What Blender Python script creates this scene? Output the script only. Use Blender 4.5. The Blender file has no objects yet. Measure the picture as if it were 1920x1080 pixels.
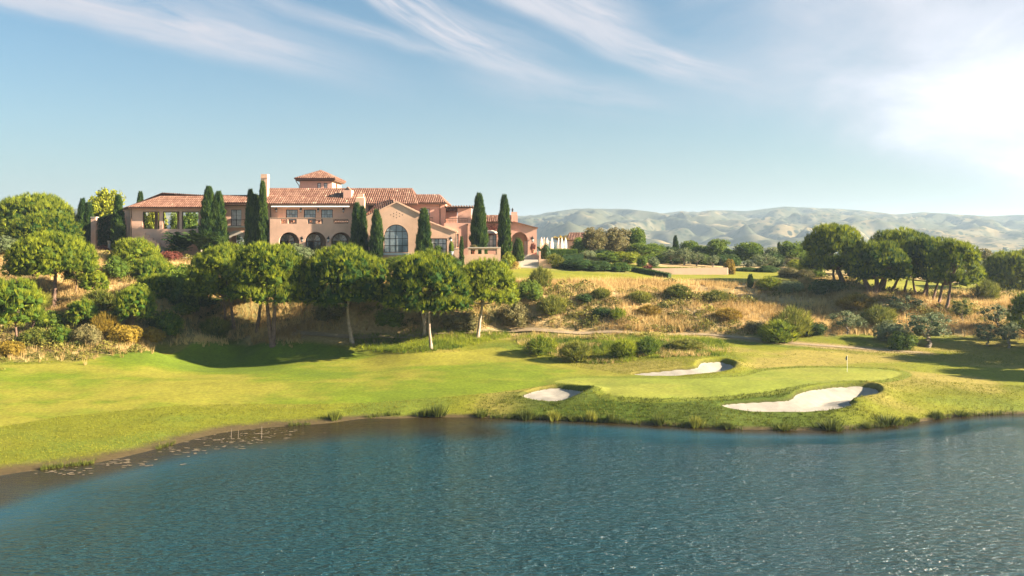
import bpy, math, random
import numpy as np
from mathutils import Vector
from mathutils.geometry import tessellate_polygon

R = math.radians
scene = bpy.context.scene
col = scene.collection
rng = np.random.default_rng(7)
random.seed(7)

# ------------------------------------------------------------------ camera, world, sun, exposure
K, CAMZ, HOR = 1600.0, 21.0, 448.0          # focal length in photo pixels, eye height (m), horizon row
cam_data = bpy.data.cameras.new("camera")
cam_data.sensor_width = 36.0
cam_data.lens = K / 1920 * 36.0
cam_data.shift_y = -(540 - HOR) / 1920
cam_data.clip_start = 0.5
cam_data.clip_end = 30000
cam = bpy.data.objects.new("camera", cam_data)
cam.location = (0, 0, CAMZ)
cam.rotation_euler = (R(90), 0, 0)
col.objects.link(cam)
scene.camera = cam

SUN_AZ, SUN_EL = 98.0, 23.0                 # azimuth clockwise from +Y (view direction)
sun_dir = Vector((math.sin(R(SUN_AZ)) * math.cos(R(SUN_EL)), math.cos(R(SUN_AZ)) * math.cos(R(SUN_EL)), math.sin(R(SUN_EL))))
ld = bpy.data.lights.new("sun", 'SUN')
ld.energy = 5.0
ld.angle = R(0.5)
ld.color = (1.0, 0.86, 0.66)
sun = bpy.data.objects.new("sun", ld)
sun.rotation_euler = sun_dir.to_track_quat('Z', 'Y').to_euler()
sun.location = (100, 0, 120)
col.objects.link(sun)

scene.view_settings.view_transform = 'Standard'
scene.view_settings.look = 'None'
scene.view_settings.exposure = 2.2
scene.view_settings.gamma = 1.0
scene.view_settings.use_curve_mapping = False
scene.render.engine = 'CYCLES'
scene.cycles.use_denoising = True
scene.cycles.max_bounces = 6
scene.cycles.diffuse_bounces = 3
scene.cycles.glossy_bounces = 2
scene.cycles.transmission_bounces = 3
scene.cycles.volume_bounces = 0


class NT:
    """small helper for building node trees with math expressions"""
    def __init__(s, tree):
        s.t = tree
    def new(s, typ, **kw):
        n = s.t.nodes.new(typ)
        for k, v in kw.items():
            setattr(n, k, v)
        return n
    def link(s, a, b):
        s.t.links.new(a, b)
    def put(s, sock, v):
        if isinstance(v, (int, float, tuple, list)):
            sock.default_value = v
        else:
            s.link(v, sock)
    def m(s, op, a, b=None, c=None, clamp=False):
        n = s.new('ShaderNodeMath', operation=op)
        n.use_clamp = clamp
        s.put(n.inputs[0], a)
        if b is not None: s.put(n.inputs[1], b)
        if c is not None: s.put(n.inputs[2], c)
        return n.outputs[0]
    def smooth(s, v, a, b):
        n = s.new('ShaderNodeMapRange', interpolation_type='SMOOTHSTEP')
        s.put(n.inputs[0], v); s.put(n.inputs[1], a); s.put(n.inputs[2], b)
        n.inputs[3].default_value = 0.0; n.inputs[4].default_value = 1.0
        return n.outputs[0]
    def lin(s, v, a, b, c=0.0, d=1.0):
        n = s.new('ShaderNodeMapRange')
        s.put(n.inputs[0], v); s.put(n.inputs[1], a); s.put(n.inputs[2], b)
        n.inputs[3].default_value = c; n.inputs[4].default_value = d
        return n.outputs[0]
    def noise(s, vec, scale, detail=3, rough=0.55, dim='3D', dist=0.0):
        n = s.new('ShaderNodeTexNoise', noise_dimensions=dim)
        if vec is not None: s.link(vec, n.inputs['Vector'])
        n.inputs['Scale'].default_value = scale
        n.inputs['Detail'].default_value = detail
        n.inputs['Roughness'].default_value = rough
        n.inputs['Distortion'].default_value = dist
        return n.outputs['Fac']
    def xyz(s, x, y, z):
        n = s.new('ShaderNodeCombineXYZ')
        s.put(n.inputs[0], x); s.put(n.inputs[1], y); s.put(n.inputs[2], z)
        return n.outputs[0]
    def sep(s, v):
        n = s.new('ShaderNodeSeparateXYZ')
        s.link(v, n.inputs[0])
        return n.outputs
    def mix(s, f, a, b, mode='MIX'):
        n = s.new('ShaderNodeMix', data_type='RGBA', blend_type=mode)
        s.put(n.inputs[0], f)
        s.put(n.inputs[6], a if not isinstance(a, tuple) else (*a[:3], 1))
        s.put(n.inputs[7], b if not isinstance(b, tuple) else (*b[:3], 1))
        return n.outputs[2]


def build_world():
    w = bpy.data.worlds.new("World")
    scene.world = w
    w.use_nodes = True
    w.node_tree.nodes.clear()
    N = NT(w.node_tree)
    out = N.new('ShaderNodeOutputWorld')
    bg = N.new('ShaderNodeBackground')
    N.link(bg.outputs[0], out.inputs[0])
    sky = N.new('ShaderNodeTexSky', sky_type='NISHITA')
    sky.sun_disc = False
    sky.sun_elevation = R(SUN_EL)
    sky.sun_rotation = R(SUN_AZ)
    sky.altitude = 50
    sky.air_density = 1.0
    sky.dust_density = 1.6
    sky.ozone_density = 1.6
    tc = N.new('ShaderNodeTexCoord')
    x, y, z = N.sep(tc.outputs['Generated'])
    az = N.m('ARCTAN2', x, y)
    el = N.m('ARCSINE', z)
    # clouds are laid out in azimuth / elevation: u = degrees of azimuth, v = degrees of elevation
    u = N.m('MULTIPLY', az, 57.2958)
    v = N.m('MULTIPLY', el, 57.2958)

    wv = N.xyz(N.m('MULTIPLY', u, 0.12), N.m('MULTIPLY', v, 0.2), 3.1)
    warp = N.m('SUBTRACT', N.noise(wv, 1.0, 3, 0.5), 0.5)

    def stroke(u0, v0, u1, v1, wid_up, wid_dn, bend, amt, seed, fil=1.0, taper0=0.1, taper1=0.5):
        ang = math.atan2(v1 - v0, u1 - u0)
        L = math.hypot(u1 - u0, v1 - v0)
        c, s_ = math.cos(ang), math.sin(ang)
        du = N.m('SUBTRACT', u, u0); dv = N.m('SUBTRACT', v, v0)
        a = N.m('ADD', N.m('MULTIPLY', du, c / L), N.m('MULTIPLY', dv, s_ / L))       # 0..1 along
        b = N.m('ADD', N.m('MULTIPLY', du, -s_), N.m('MULTIPLY', dv, c))
        b = N.m('ADD', b, N.m('MULTIPLY', N.m('MULTIPLY', a, N.m('SUBTRACT', 1.0, a)), bend))
        b = N.m('ADD', b, N.m('MULTIPLY', warp, 1.4))
        up = N.smooth(b, wid_up, 0.0)
        dn = N.smooth(b, -wid_dn, 0.0)
        ma = N.m('MULTIPLY', N.smooth(a, -taper0, taper0 * .6 + .05), N.smooth(a, 1.0 + taper1 * .3, 1.0 - taper1))
        nv = N.xyz(N.m('MULTIPLY', a, 2.0 * L / 20), N.m('MULTIPLY', b, 0.85), seed)
        n1 = N.noise(nv, 1.0 * fil, 5, 0.6, dist=0.6)
        st = N.lin(n1, 0.22, 0.66)
        return N.m('MULTIPLY', N.m('MULTIPLY', N.m('MULTIPLY', up, dn), ma), N.m('MULTIPLY', st, amt * 1.5), clamp=True)

    S = []
    S.append(stroke(-36, 16.0, -8, 10.2, 2.2, 1.9, -0.6, 0.85, 1.0, 1.0, .2, .5))      # long left streak
    S.append(stroke(-34, 14.2, -12, 10.6, 1.6, 1.3, -0.6, 0.65, 9.0, 1.0, .2, .5))
    S.append(stroke(-30, 18.5, -10, 12.0, 2.4, 2.0, 1.0, 0.40, 4.0, 1.0, .3, .6))
    S.append(stroke(-22, 17.5, 2, 11.0, 0.9, 0.8, 3.4, 0.50, 12.0, 1.1, .15, .5))      # thin curved filament
    S.append(stroke(-12.5, 18.5, 3.5, 10.2, 3.4, 1.3, 4.0, 0.85, 21.0, 1.5, .2, .4))   # feathery wisp, centre
    S.append(stroke(-3.5, 18.0, 17.5, 9.4, 2.4, 1.6, 3.0, 0.75, 33.0, 1.2, .15, .35))  # wisp running to the right
    S.append(stroke(-1.0, 17.5, 9.5, 13.2, 2.8, 2.2, 1.5, 0.75, 41.0, 1.4, .2, .4))
    S.append(stroke(-2.0, 11.2, 12.0, 8.8, 1.8, 2.4, 1.0, 0.40, 47.0, 0.9, .3, .5))
    # big bright bank of cloud on the sun's side
    nb = N.noise(N.xyz(N.m('MULTIPLY', u, .09), N.m('MULTIPLY', v, .17), 7.7), 1.0, 5, 0.55, dist=0.5)
    edge = N.m('ADD', N.m('ADD', u, N.m('MULTIPLY', N.m('SUBTRACT', v, 9.0), 0.35)), N.m('MULTIPLY', N.m('SUBTRACT', nb, 0.5), 16))
    mass = N.m('MULTIPLY', N.smooth(edge, 10, 26), N.smooth(u, 150, 90))
    low = N.m('ADD', v, N.m('MULTIPLY', N.m('SUBTRACT', 31, u), -0.30))
    low = N.m('ADD', low, N.m('MULTIPLY', N.m('SUBTRACT', nb, 0.5), 3.0))
    mass = N.m('MULTIPLY', mass, N.m('MULTIPLY', N.smooth(low, 1.0, 4.6), N.smooth(v, 38, 12)))
    S.append(N.m('MULTIPLY', mass, N.lin(nb, 0.2, 0.6, 0.6, 1.0), clamp=True))
    # thin cirrus for the rest of the sky, out of frame
    gz = N.m('MAXIMUM', z, 0.12)
    pv = N.xyz(N.m('DIVIDE', x, gz), N.m('DIVIDE', N.m('MULTIPLY', y, 2.2), gz), 2.0)
    far = N.noise(pv, 0.55, 6, 0.6, dist=1.0)
    side = N.smooth(N.m('ABSOLUTE', u), 34, 60)
    hi = N.smooth(v, 19, 34)
    S.append(N.m('MULTIPLY', N.m('MULTIPLY', N.m('MAXIMUM', side, hi), N.smooth(v, 2, 10)), N.lin(far, 0.5, 0.8, 0.0, 0.6), clamp=True))
    inv = None
    for q in S:
        k = N.m('SUBTRACT', 1.0, q)
        inv = k if inv is None else N.m('MULTIPLY', inv, k)
    dens = N.m('SUBTRACT', 1.0, inv, clamp=True)

    skyc = N.mix(1.0, sky.outputs[0], (SKY_TINT[0], SKY_TINT[1], SKY_TINT[2]), 'MULTIPLY')
    # pale veil of haze along the horizon, all the way round
    veil = N.m('MULTIPLY', N.m('EXPONENT', N.m('MULTIPLY', N.m('MAXIMUM', v, 0.0), -0.15)), 0.88)
    skyc = N.mix(veil, skyc, VEIL)
    bright = N.m('ADD', 1.0, N.m('MULTIPLY', N.m('MULTIPLY', N.m('MULTIPLY', N.m('MULTIPLY', mass, N.smooth(v, 19, 6)), N.smooth(u, 14, 30)), N.lin(nb, .3, .65)), 0.75))
    cc = N.new('ShaderNodeVectorMath', operation='SCALE')
    cc.inputs[0].default_value = CLOUD
    N.link(bright, cc.inputs['Scale'])
    final = N.mix(dens, skyc, cc.outputs[0])
    N.link(final, bg.inputs['Color'])
    bg.inputs['Strength'].default_value = SKY_STRENGTH


SKY_STRENGTH = 0.05
SKY_TINT = (0.42, 0.62, 0.68)
VEIL = (2.95, 3.2, 3.2)
CLOUD = (3.0, 3.1, 3.45)
build_world()


# ------------------------------------------------------------------ numpy helpers
def vnoise(x, y, seed=0):
    """smooth value noise in 0..1"""
    xi = np.floor(x).astype(np.int64); yi = np.floor(y).astype(np.int64)
    fx = x - xi; fy = y - yi
    fx = fx * fx * (3 - 2 * fx); fy = fy * fy * (3 - 2 * fy)
    def h(a, b):
        n = (a * 374761393 + b * 668265263 + seed * 144269) & 0x7fffffff
        n = ((n ^ (n >> 13)) * 1274126177) & 0x7fffffff
        return ((n ^ (n >> 16)) & 0xffff) / 65535.0
    return (h(xi, yi) * (1 - fx) + h(xi + 1, yi) * fx) * (1 - fy) + (h(xi, yi + 1) * (1 - fx) + h(xi + 1, yi + 1) * fx) * fy


def fbm(x, y, oct=4, seed=0, gain=0.5):
    s = 0; a = 1; t = 0
    for i in range(oct):
        s = s + a * vnoise(x * 2 ** i + 17.3 * i, y * 2 ** i - 9.1 * i, seed + i)
        t += a; a *= gain
    return s / t


def sstep(v, a, b):
    t = np.clip((v - a) / (b - a), 0, 1)
    return t * t * (3 - 2 * t)


def sd_poly(px, py, poly):
    """signed distance to a closed polygon, positive inside"""
    poly = np.asarray(poly, float)
    n = len(poly)
    d = np.full(px.shape, 1e18); inside = np.zeros(px.shape, bool)
    for i in range(n):
        ax, ay = poly[i]; bx, by = poly[(i + 1) % n]
        ex, ey = bx - ax, by - ay
        wx, wy = px - ax, py - ay
        t = np.clip((wx * ex + wy * ey) / (ex * ex + ey * ey + 1e-12), 0, 1)
        d = np.minimum(d, (wx - t * ex) ** 2 + (wy - t * ey) ** 2)
        c = ((ay > py) != (by > py)) & (px < (bx - ax) * (py - ay) / (by - ay + 1e-18) + ax)
        inside ^= c
    d = np.sqrt(d)
    return np.where(inside, d, -d)


def dist_line(px, py, pts):
    d = np.full(px.shape, 1e18)
    for (ax, ay), (bx, by) in zip(pts[:-1], pts[1:]):
        ex, ey = bx - ax, by - ay
        wx, wy = px - ax, py - ay
        t = np.clip((wx * ex + wy * ey) / (ex * ex + ey * ey + 1e-12), 0, 1)
        d = np.minimum(d, (wx - t * ex) ** 2 + (wy - t * ey) ** 2)
    return np.sqrt(d)


def smooth_poly(pts, closed=True, n=6):
    """Catmull-Rom"""
    p = np.asarray(pts, float); m = len(p); out = []
    rngi = range(m) if closed else range(m - 1)
    for i in rngi:
        if closed:
            a, b, c, d = p[(i - 1) % m], p[i], p[(i + 1) % m], p[(i + 2) % m]
        else:
            a, b, c, d = p[max(i - 1, 0)], p[i], p[i + 1], p[min(i + 2, m - 1)]
        for k in range(n):
            t = k / n
            out.append(0.5 * ((2 * b) + (c - a) * t + (2 * a - 5 * b + 4 * c - d) * t * t + (3 * b - a - 3 * c + d) * t ** 3))
    if not closed:
        out.append(p[-1])
    return np.array(out)


# ------------------------------------------------------------------ objects
def tag(o, label=None, cat=None, group=None, kind=None):
    if label: o['label'] = label
    if cat: o['category'] = cat
    if group: o['group'] = group
    if kind: o['kind'] = kind
    return o


def link(name, me, mat=None, parent=None, local=False):
    o = bpy.data.objects.new(name, me)
    col.objects.link(o)
    if mat is not None:
        if isinstance(mat, (list, tuple)):
            for m_ in mat: me.materials.append(m_)
        elif len(me.materials) == 0:
            me.materials.append(mat)
    if parent is not None:
        o.parent = parent
        # parts are given in world coordinates: cancel the parent's own placement
        o.location = (0, 0, 0) if local or parent.parent is not None else -parent.location
    return o


def empty(name, loc):
    o = bpy.data.objects.new(name, None)
    o.location = loc
    col.objects.link(o)
    return o


def np_mesh(name, V, F, attrs=None, smooth=False, colors=None):
    """V (n,3), F (m,3|4) -> mesh"""
    V = np.ascontiguousarray(V, np.float32); F = np.ascontiguousarray(F, np.int32)
    me = bpy.data.meshes.new(name)
    me.vertices.add(len(V)); me.vertices.foreach_set('co', V.ravel())
    k = F.shape[1]
    me.loops.add(F.size); me.loops.foreach_set('vertex_index', F.ravel())
    me.polygons.add(len(F))
    me.polygons.foreach_set('loop_start', np.arange(0, F.size, k, dtype=np.int32))
    if smooth:
        me.polygons.foreach_set('use_smooth', np.ones(len(F), bool))
    else:
        me.polygons.foreach_set('use_smooth', np.zeros(len(F), bool))
    for an, arr in (attrs or {}).items():
        a = me.attributes.new(an, 'FLOAT', 'POINT')
        a.data.foreach_set('value', np.ascontiguousarray(arr, np.float32))
    for an, arr in (colors or {}).items():
        a = me.attributes.new(an, 'FLOAT_COLOR', 'POINT')
        c = np.ones((len(V), 4), np.float32); c[:, :3] = arr
        a.data.foreach_set('color', c.ravel())
    me.update(calc_edges=True)
    return me


class MB:
    """collects simple solids into ONE mesh"""
    def __init__(s):
        s.v = []; s.f = []; s.t = []
    def add(s, vs, fs, tint=None):
        b = len(s.v)
        s.v += [tuple(map(float, q)) for q in vs]
        s.f += [tuple(b + i for i in q) for q in fs]
        s.t += [0.5 if tint is None else tint] * len(vs)
        return s
    def box(s, x0, x1, y0, y1, z0, z1, tint=None):
        return s.add([(x0, y0, z0), (x1, y0, z0), (x1, y1, z0), (x0, y1, z0), (x0, y0, z1), (x1, y0, z1), (x1, y1, z1), (x0, y1, z1)],
                     [(0, 3, 2, 1), (4, 5, 6, 7), (0, 1, 5, 4), (1, 2, 6, 5), (2, 3, 7, 6), (3, 0, 4, 7)], tint)
    def tube(s, pts, rad, n=8, cap=True):
        pts = [Vector(p) for p in pts]
        if not isinstance(rad, (list, tuple)): rad = [rad] * len(pts)
        vs = []; fs = []
        for i, p in enumerate(pts):
            a = pts[max(i - 1, 0)]; b = pts[min(i + 1, len(pts) - 1)]
            d = (b - a).normalized()
            e = d.cross(Vector((0, 0, 1)))
            if e.length < 1e-3: e = d.cross(Vector((1, 0, 0)))
            e.normalize(); g = d.cross(e)
            for k in range(n):
                t = 2 * math.pi * k / n
                vs.append(p + (e * math.cos(t) + g * math.sin(t)) * rad[i])
        for i in range(len(pts) - 1):
            for k in range(n):
                fs.append((i * n + k, i * n + (k + 1) % n, (i + 1) * n + (k + 1) % n, (i + 1) * n + k))
        if cap:
            fs.append(tuple(range(n))); fs.append(tuple((len(pts) - 1) * n + k for k in range(n)))
        return s.add(vs, fs)
    def lathe(s, c, prof, n=12):
        """prof: (radius, z) from bottom to top round the vertical through c"""
        vs = []; fs = []
        for r, z in prof:
            for k in range(n):
                t = 2 * math.pi * k / n
                vs.append((c[0] + r * math.cos(t), c[1] + r * math.sin(t), c[2] + z))
        for i in range(len(prof) - 1):
            for k in range(n):
                fs.append((i * n + k, i * n + (k + 1) % n, (i + 1) * n + (k + 1) % n, (i + 1) * n + k))
        fs.append(tuple(range(n))); fs.append(tuple((len(prof) - 1) * n + k for k in range(n)))
        return s.add(vs, fs)
    def plate(s, outer, holes, y0, y1):
        """upright plate: outline and holes in (x, z), front face at y0, back face at y1"""
        loops = [list(outer)] + [list(h) for h in holes]
        flat = [p for l in loops for p in l]
        tris = tessellate_polygon([[Vector((p[0], p[1], 0)) for p in l] for l in loops])
        n = len(flat)
        vs = [(p[0], y0, p[1]) for p in flat] + [(p[0], y1, p[1]) for p in flat]
        fs = [tuple(t) for t in tris] + [tuple(i + n for i in t) for t in tris]
        b = 0
        for l in loops:
            m_ = len(l)
            for i in range(m_):
                j = (i + 1) % m_
                fs.append((b + i, b + j, b + j + n, b + i + n))
            b += m_
        return s.add(vs, fs)
    def build(s, name, mat, parent=None, smooth=False, local=False):
        me = bpy.data.meshes.new(name)
        me.from_pydata(s.v, [], s.f)
        a = me.attributes.new('tint', 'FLOAT', 'POINT')
        a.data.foreach_set('value', np.array(s.t, np.float32))
        if smooth:
            me.polygons.foreach_set('use_smooth', np.ones(len(me.polygons), bool))
        me.update()
        return link(name, me, mat, parent, local)


# ------------------------------------------------------------------ materials
def material(name):
    m = bpy.data.materials.new(name)
    m.use_nodes = True
    m.node_tree.nodes.clear()
    N = NT(m.node_tree)
    out = N.new('ShaderNodeOutputMaterial')
    b = N.new('ShaderNodeBsdfPrincipled')
    N.link(b.outputs[0], out.inputs[0])
    return m, N, b, out


def plain(name, c, rough=0.8, var=0.15, scale=1.5, bump=0.0, bscale=20, metal=0.0, spec=0.3):
    m, N, b, out = material(name)
    geo = N.new('ShaderNodeNewGeometry')
    f = N.noise(geo.outputs['Position'], scale, 5, 0.6)
    d = tuple(x * (1 - var) for x in c); l = tuple(min(1, x * (1 + var)) for x in c)
    N.link(N.mix(N.lin(f, 0.3, 0.7), d, l), b.inputs['Base Color'])
    b.inputs['Roughness'].default_value = rough
    b.inputs['Metallic'].default_value = metal
    b.inputs['Specular IOR Level'].default_value = spec
    if bump:
        bn = N.new('ShaderNodeBump')
        bn.inputs['Strength'].default_value = bump
        bn.inputs['Distance'].default_value = 0.05
        N.link(N.noise(geo.outputs['Position'], bscale, 4, 0.6), bn.inputs['Height'])
        N.link(bn.outputs[0], b.inputs['Normal'])
    return m


def leafmat(name, dark, light, trans=0.25, rough=0.55, hue=0.12):
    """leaf colour runs between two leaf tones by the 'tint' of each tuft and a little by object"""
    m, N, b, out = material(name)
    at = N.new('ShaderNodeAttribute', attribute_name='tint')
    oi = N.new('ShaderNodeObjectInfo')
    f = N.m('ADD', at.outputs['Fac'], N.m('MULTIPLY', N.m('SUBTRACT', oi.outputs['Random'], 0.5), hue * 2.6), clamp=True)
    c = N.mix(f, dark, light)
    N.link(c, b.inputs['Base Color'])
    b.inputs['Roughness'].default_value = rough
    b.inputs['Specular IOR Level'].default_value = 0.12
    tr = N.new('ShaderNodeBsdfTranslucent')
    N.link(c, tr.inputs['Color'])
    mx = N.new('ShaderNodeMixShader')
    mx.inputs[0].default_value = trans
    N.link(b.outputs[0], mx.inputs[1]); N.link(tr.outputs[0], mx.inputs[2])
    N.link(mx.outputs[0], out.inputs[0])
    return m


# ================================================================== TERRAIN
def pz(px, py, z):
    """the point seen at photo pixel (px, py) that lies at height z"""
    d = (CAMZ - z) * K / (py - HOR)
    return ((px - 960) * d / K, d, z)


def pd(px, py, d):
    """the point seen at photo pixel (px, py) at distance d"""
    return ((px - 960) * d / K, d, CAMZ - (py - HOR) * d / K)


shore_px = [(-260, 965), (-120, 920), (0, 892), (100, 878), (180, 868), (253, 852), (333, 832), (413, 812), (500, 802), (570, 797), (633, 792), (704, 783),
            (834, 782), (900, 783), (965, 785), (1030, 787), (1095, 790), (1180, 795), (1256, 799), (1381, 805), (1506, 807), (1569, 806),
            (1662, 800), (1722, 791), (1789, 782), (1920, 775), (2100, 768), (2300, 762)]
shore = [pz(x, y, 0)[:2] for x, y in shore_px]
shore = [(-260, 40), (-140, 55)] + shore + [(150, 112), (260, 118)]
shore = smooth_poly(shore, closed=False, n=4)

ctrl = []      # (x, y, z)
for x, y, z in [
    # fairway, left
    (0, 860, .35), (100, 850, .35), (250, 830, .35), (0, 800, 1.0), (300, 785, .8), (0, 740, 1.9), (300, 740, 1.6), (-150, 740, 2.2), (-150, 820, 1.2), (500, 770, .7), (640, 770, .5),
    (640, 745, 1.3), (640, 715, 1.7), (640, 692, 1.7), (450, 715, 1.7), (450, 692, 1.2), (380, 690, 1.2), (380, 670, 1.9), (330, 672, 2.0), (330, 655, 2.8), (400, 648, 2.8), (450, 665, 1.8), (520, 668, 2.0), (560, 680, 1.9), (600, 662, 2.7),
    (0, 680, 3.3), (150, 675, 3.2), (300, 660, 3.4), (-150, 690, 3.8),
    (750, 770, .6), (850, 765, .7), (800, 740, 1.5), (900, 745, 1.4), (900, 690, 2.5), (780, 690, 2.3), (850, 665, 3.1), (1000, 680, 2.8), (1100, 670, 3.0), (960, 660, 3.3), (700, 682, 2.0),
    # trees knoll
    (800, 652, 3.9), (740, 660, 3.3), (660, 642, 3.9), (590, 643, 3.9), (511, 649, 3.5), (895, 634, 4.5), (960, 640, 4.2), (482, 622, 4.9), (440, 617, 5.2), (420, 640, 4.0),
    # bank in front of the green
    (950, 760, .9), (1050, 765, .9), (1050, 752, 1.5), (1150, 770, 1.0), (1150, 748, 1.9), (1250, 775, 1.0), (1250, 750, 2.0), (1350, 782, 1.0), (1340, 755, 1.8),
    (1450, 780, .9), (1480, 772, 1.2), (1600, 770, 1.2), (1560, 785, .7), (1650, 775, .9), (1660, 740, 2.0), (1720, 760, 1.2), (1800, 755, 1.0), (1900, 752, 1.0), (1800, 725, 2.0), (2000, 745, 1.2), (2150, 740, 1.4),
    # green
    (1250, 735, 2.2), (1350, 735, 2.3), (1450, 720, 2.5), (1560, 715, 2.6), (1200, 718, 2.3), (1300, 715, 2.4), (1400, 705, 2.6), (1500, 692, 2.8), (1588, 697, 2.75), (1660, 705, 2.6), (1120, 725, 2.0), (1040, 715, 2.0),
    # back bunker, mound, right fairway
    (1185, 706, 2.45), (1280, 709, 2.5), (1378, 690, 3.0), (1290, 672, 3.8), (1180, 670, 3.4), (1370, 665, 3.6), (1250, 640, 4.6), (1120, 640, 4.5), (1350, 640, 4.3),
    (1500, 665, 3.4), (1600, 675, 3.1), (1700, 690, 2.8), (1800, 690, 2.6), (1900, 690, 2.5), (1750, 665, 3.2), (1900, 720, 2.0), (2050, 700, 2.4),
    # path
    (350, 600, 7.0), (400, 600, 6.4), (470, 608, 5.9), (520, 619, 5.3), (640, 633, 4.6), (760, 630, 4.7), (960, 621, 4.9), (1100, 625, 4.8), (1250, 626, 4.8), (1370, 632, 4.6), (1500, 645, 4.0), (1660, 657, 3.5),
    (1740, 650, 3.7), (1900, 660, 3.4), (2100, 665, 3.4),
    # the scrub slope
    (1000, 585, 8.0), (1150, 585, 8.0), (1300, 590, 7.4), (1450, 600, 6.6), (1600, 605, 6.2), (1750, 610, 6.0), (1900, 615, 5.8),
    (980, 545, 11.4), (1100, 545, 11.2), (1250, 550, 10.6), (1400, 550, 10.3), (1550, 560, 9.6), (1700, 570, 9.0), (1850, 575, 8.6), (2050, 590, 7.5),
    (1640, 552, 10.6), (1745, 580, 8.3), (1760, 570, 9.0), (1560, 535, 11.4),
    (700, 590, 8.0), (850, 590, 7.9), (560, 590, 7.6), (700, 550, 11.6), (850, 550, 11.4), (560, 550, 11.2), (450, 560, 10.4),
    # upper lawn
    (950, 528, 12.6), (1100, 528, 12.4), (1250, 527, 12.2), (1400, 531, 11.9), (1480, 532, 11.7), (950, 508, 14.2), (1100, 508, 14.0), (1250, 512, 13.3), (1370, 516, 12.8), (1480, 520, 12.4),
    (950, 501, 14.8), (1050, 500, 14.8), (1150, 505, 14.2), (1250, 508, 13.6), (1400, 510, 13.2), (1500, 513, 12.8),
    (345, 512, 14.2), (345, 528, 13.0), (500, 512, 14.5), (700, 508, 14.6), (850, 505, 14.6), (500, 530, 12.8), (700, 528, 12.8), (850, 527, 12.8),
    # right far lawn between the trunks
    (1680, 548, 10.4), (1680, 533, 10.9), (1780, 545, 10.0), (1800, 533, 10.2), (1900, 540, 9.6), (1880, 552, 9.2), (2050, 550, 8.8),
    # left hill
    (0, 640, 4.8), (30, 652, 4.4), (150, 640, 4.9), (250, 617, 6.2), (350, 630, 4.9), (100, 576, 9.2), (0, 590, 8.0), (-150, 600, 7.5), (200, 580, 9.2), (300, 580, 8.8),
    (0, 530, 13.0), (150, 530, 12.8), (250, 530, 12.6), (0, 480, 17.8), (100, 490, 16.8), (-150, 480, 17.5), (-150, 540, 12.5), (30, 465, 19.2), (-100, 460, 19.9), (150, 500, 15.7), (230, 505, 15.2),
]:
    ctrl.append(pz(x, y, z))
for i in range(0, len(shore), 2):
    x, y = shore[i]
    ctrl.append((x, y, 0.0))
    ctrl.append((x, y - 7, -0.6) if x < 0 else (x, y - 4, -1.5))
for i in range(0, len(shore), 6):
    x, y = shore[i]
    ctrl.append((x, y - 20, -3.0))
# house terrace and the plateau behind it
HZ = 16.4
for x in range(-100, 10, 10):
    for y in ((186, 200, 215, 230) if x < -15 else (200, 215, 230)):
        ctrl.append((x, y, HZ + (0.4 if x < -85 else 0)))
for x, y, z in [(15, 200, 16.2), (22, 206, 16.0), (12, 215, 16.2), (30, 215, 15.4), (40, 220, 14.8), (60, 225, 14.0), (80, 225, 13.5), (40, 240, 14.5), (70, 245, 13.2), (100, 240, 12.0),
                (-100, 260, 16.5), (-60, 260, 16), (-20, 260, 15.5), (20, 260, 14.5), (-110, 215, 19.5), (-125, 205, 20.5), (-140, 230, 21.0), (-125, 250, 19.0),
                (130, 200, 9.0), (130, 170, 8.2), (110, 150, 6.8), (120, 130, 3.6), (130, 110, 1.5), (110, 260, 9.0),
                (-120, 130, 6.5), (-120, 110, 3.5), (-120, 90, 2.2), (-110, 160, 12)]:
    ctrl.append((x, y, z))
ctrl = np.array(ctrl, float)


def rbf_fit(C, c=2.5):
    d = np.sqrt((C[:, None, 0] - C[None, :, 0]) ** 2 + (C[:, None, 1] - C[None, :, 1]) ** 2 + c * c)
    n = len(C)
    A = np.zeros((n + 3, n + 3))
    A[:n, :n] = d - np.eye(n) * 0.25
    A[:n, n:] = np.c_[np.ones(n), C[:, :2] / 50]
    A[n:, :n] = A[:n, n:].T
    return np.linalg.solve(A, np.r_[C[:, 2], 0, 0, 0])


W_RBF = rbf_fit(ctrl)


def rbf_eval(x, y, c=2.5):
    sh = x.shape; x = x.ravel(); y = y.ravel(); out = np.empty(x.shape)
    for i in range(0, len(x), 20000):
        a = x[i:i + 20000]; b = y[i:i + 20000]
        d = np.sqrt((a[:, None] - ctrl[None, :, 0]) ** 2 + (b[:, None] - ctrl[None, :, 1]) ** 2 + c * c)
        out[i:i + 20000] = d @ W_RBF[:-3] + W_RBF[-3] + W_RBF[-2] * a / 50 + W_RBF[-1] * b / 50
    return out.reshape(sh)


def axis(segs):
    out = [segs[0][0]]
    for a, b, st in segs:
        n = max(1, int(round((b - a) / st)))
        out += list(a + (b - a) * (np.arange(n) + 1) / n)
    return np.array(out)


AX = axis([(-9000, -2000, 700), (-2000, -400, 160), (-400, -130, 12), (-130, -85, 1.2), (-85, -4, .55), (-4, 56, .32), (56, 100, .6), (100, 140, 1.2), (140, 400, 12), (400, 2000, 160), (2000, 9000, 700)])
AY = axis([(-1500, -100, 140), (-100, 40, 14), (40, 66, 2), (66, 92, .5), (92, 130, .3), (130, 185, .5), (185, 235, 1.2), (235, 300, 5), (300, 600, 20), (600, 2000, 100), (2000, 9000, 500)])
GX, GY = np.meshgrid(AX, AY)
near = (GX > -160) & (GX < 160) & (GY > 20) & (GY < 300)


def plain_z(x, y):
    return -4 + 5 * fbm(x / 260, y / 260, 3, 5) + 0.0012 * np.maximum(y - 1200, 0)


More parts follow.
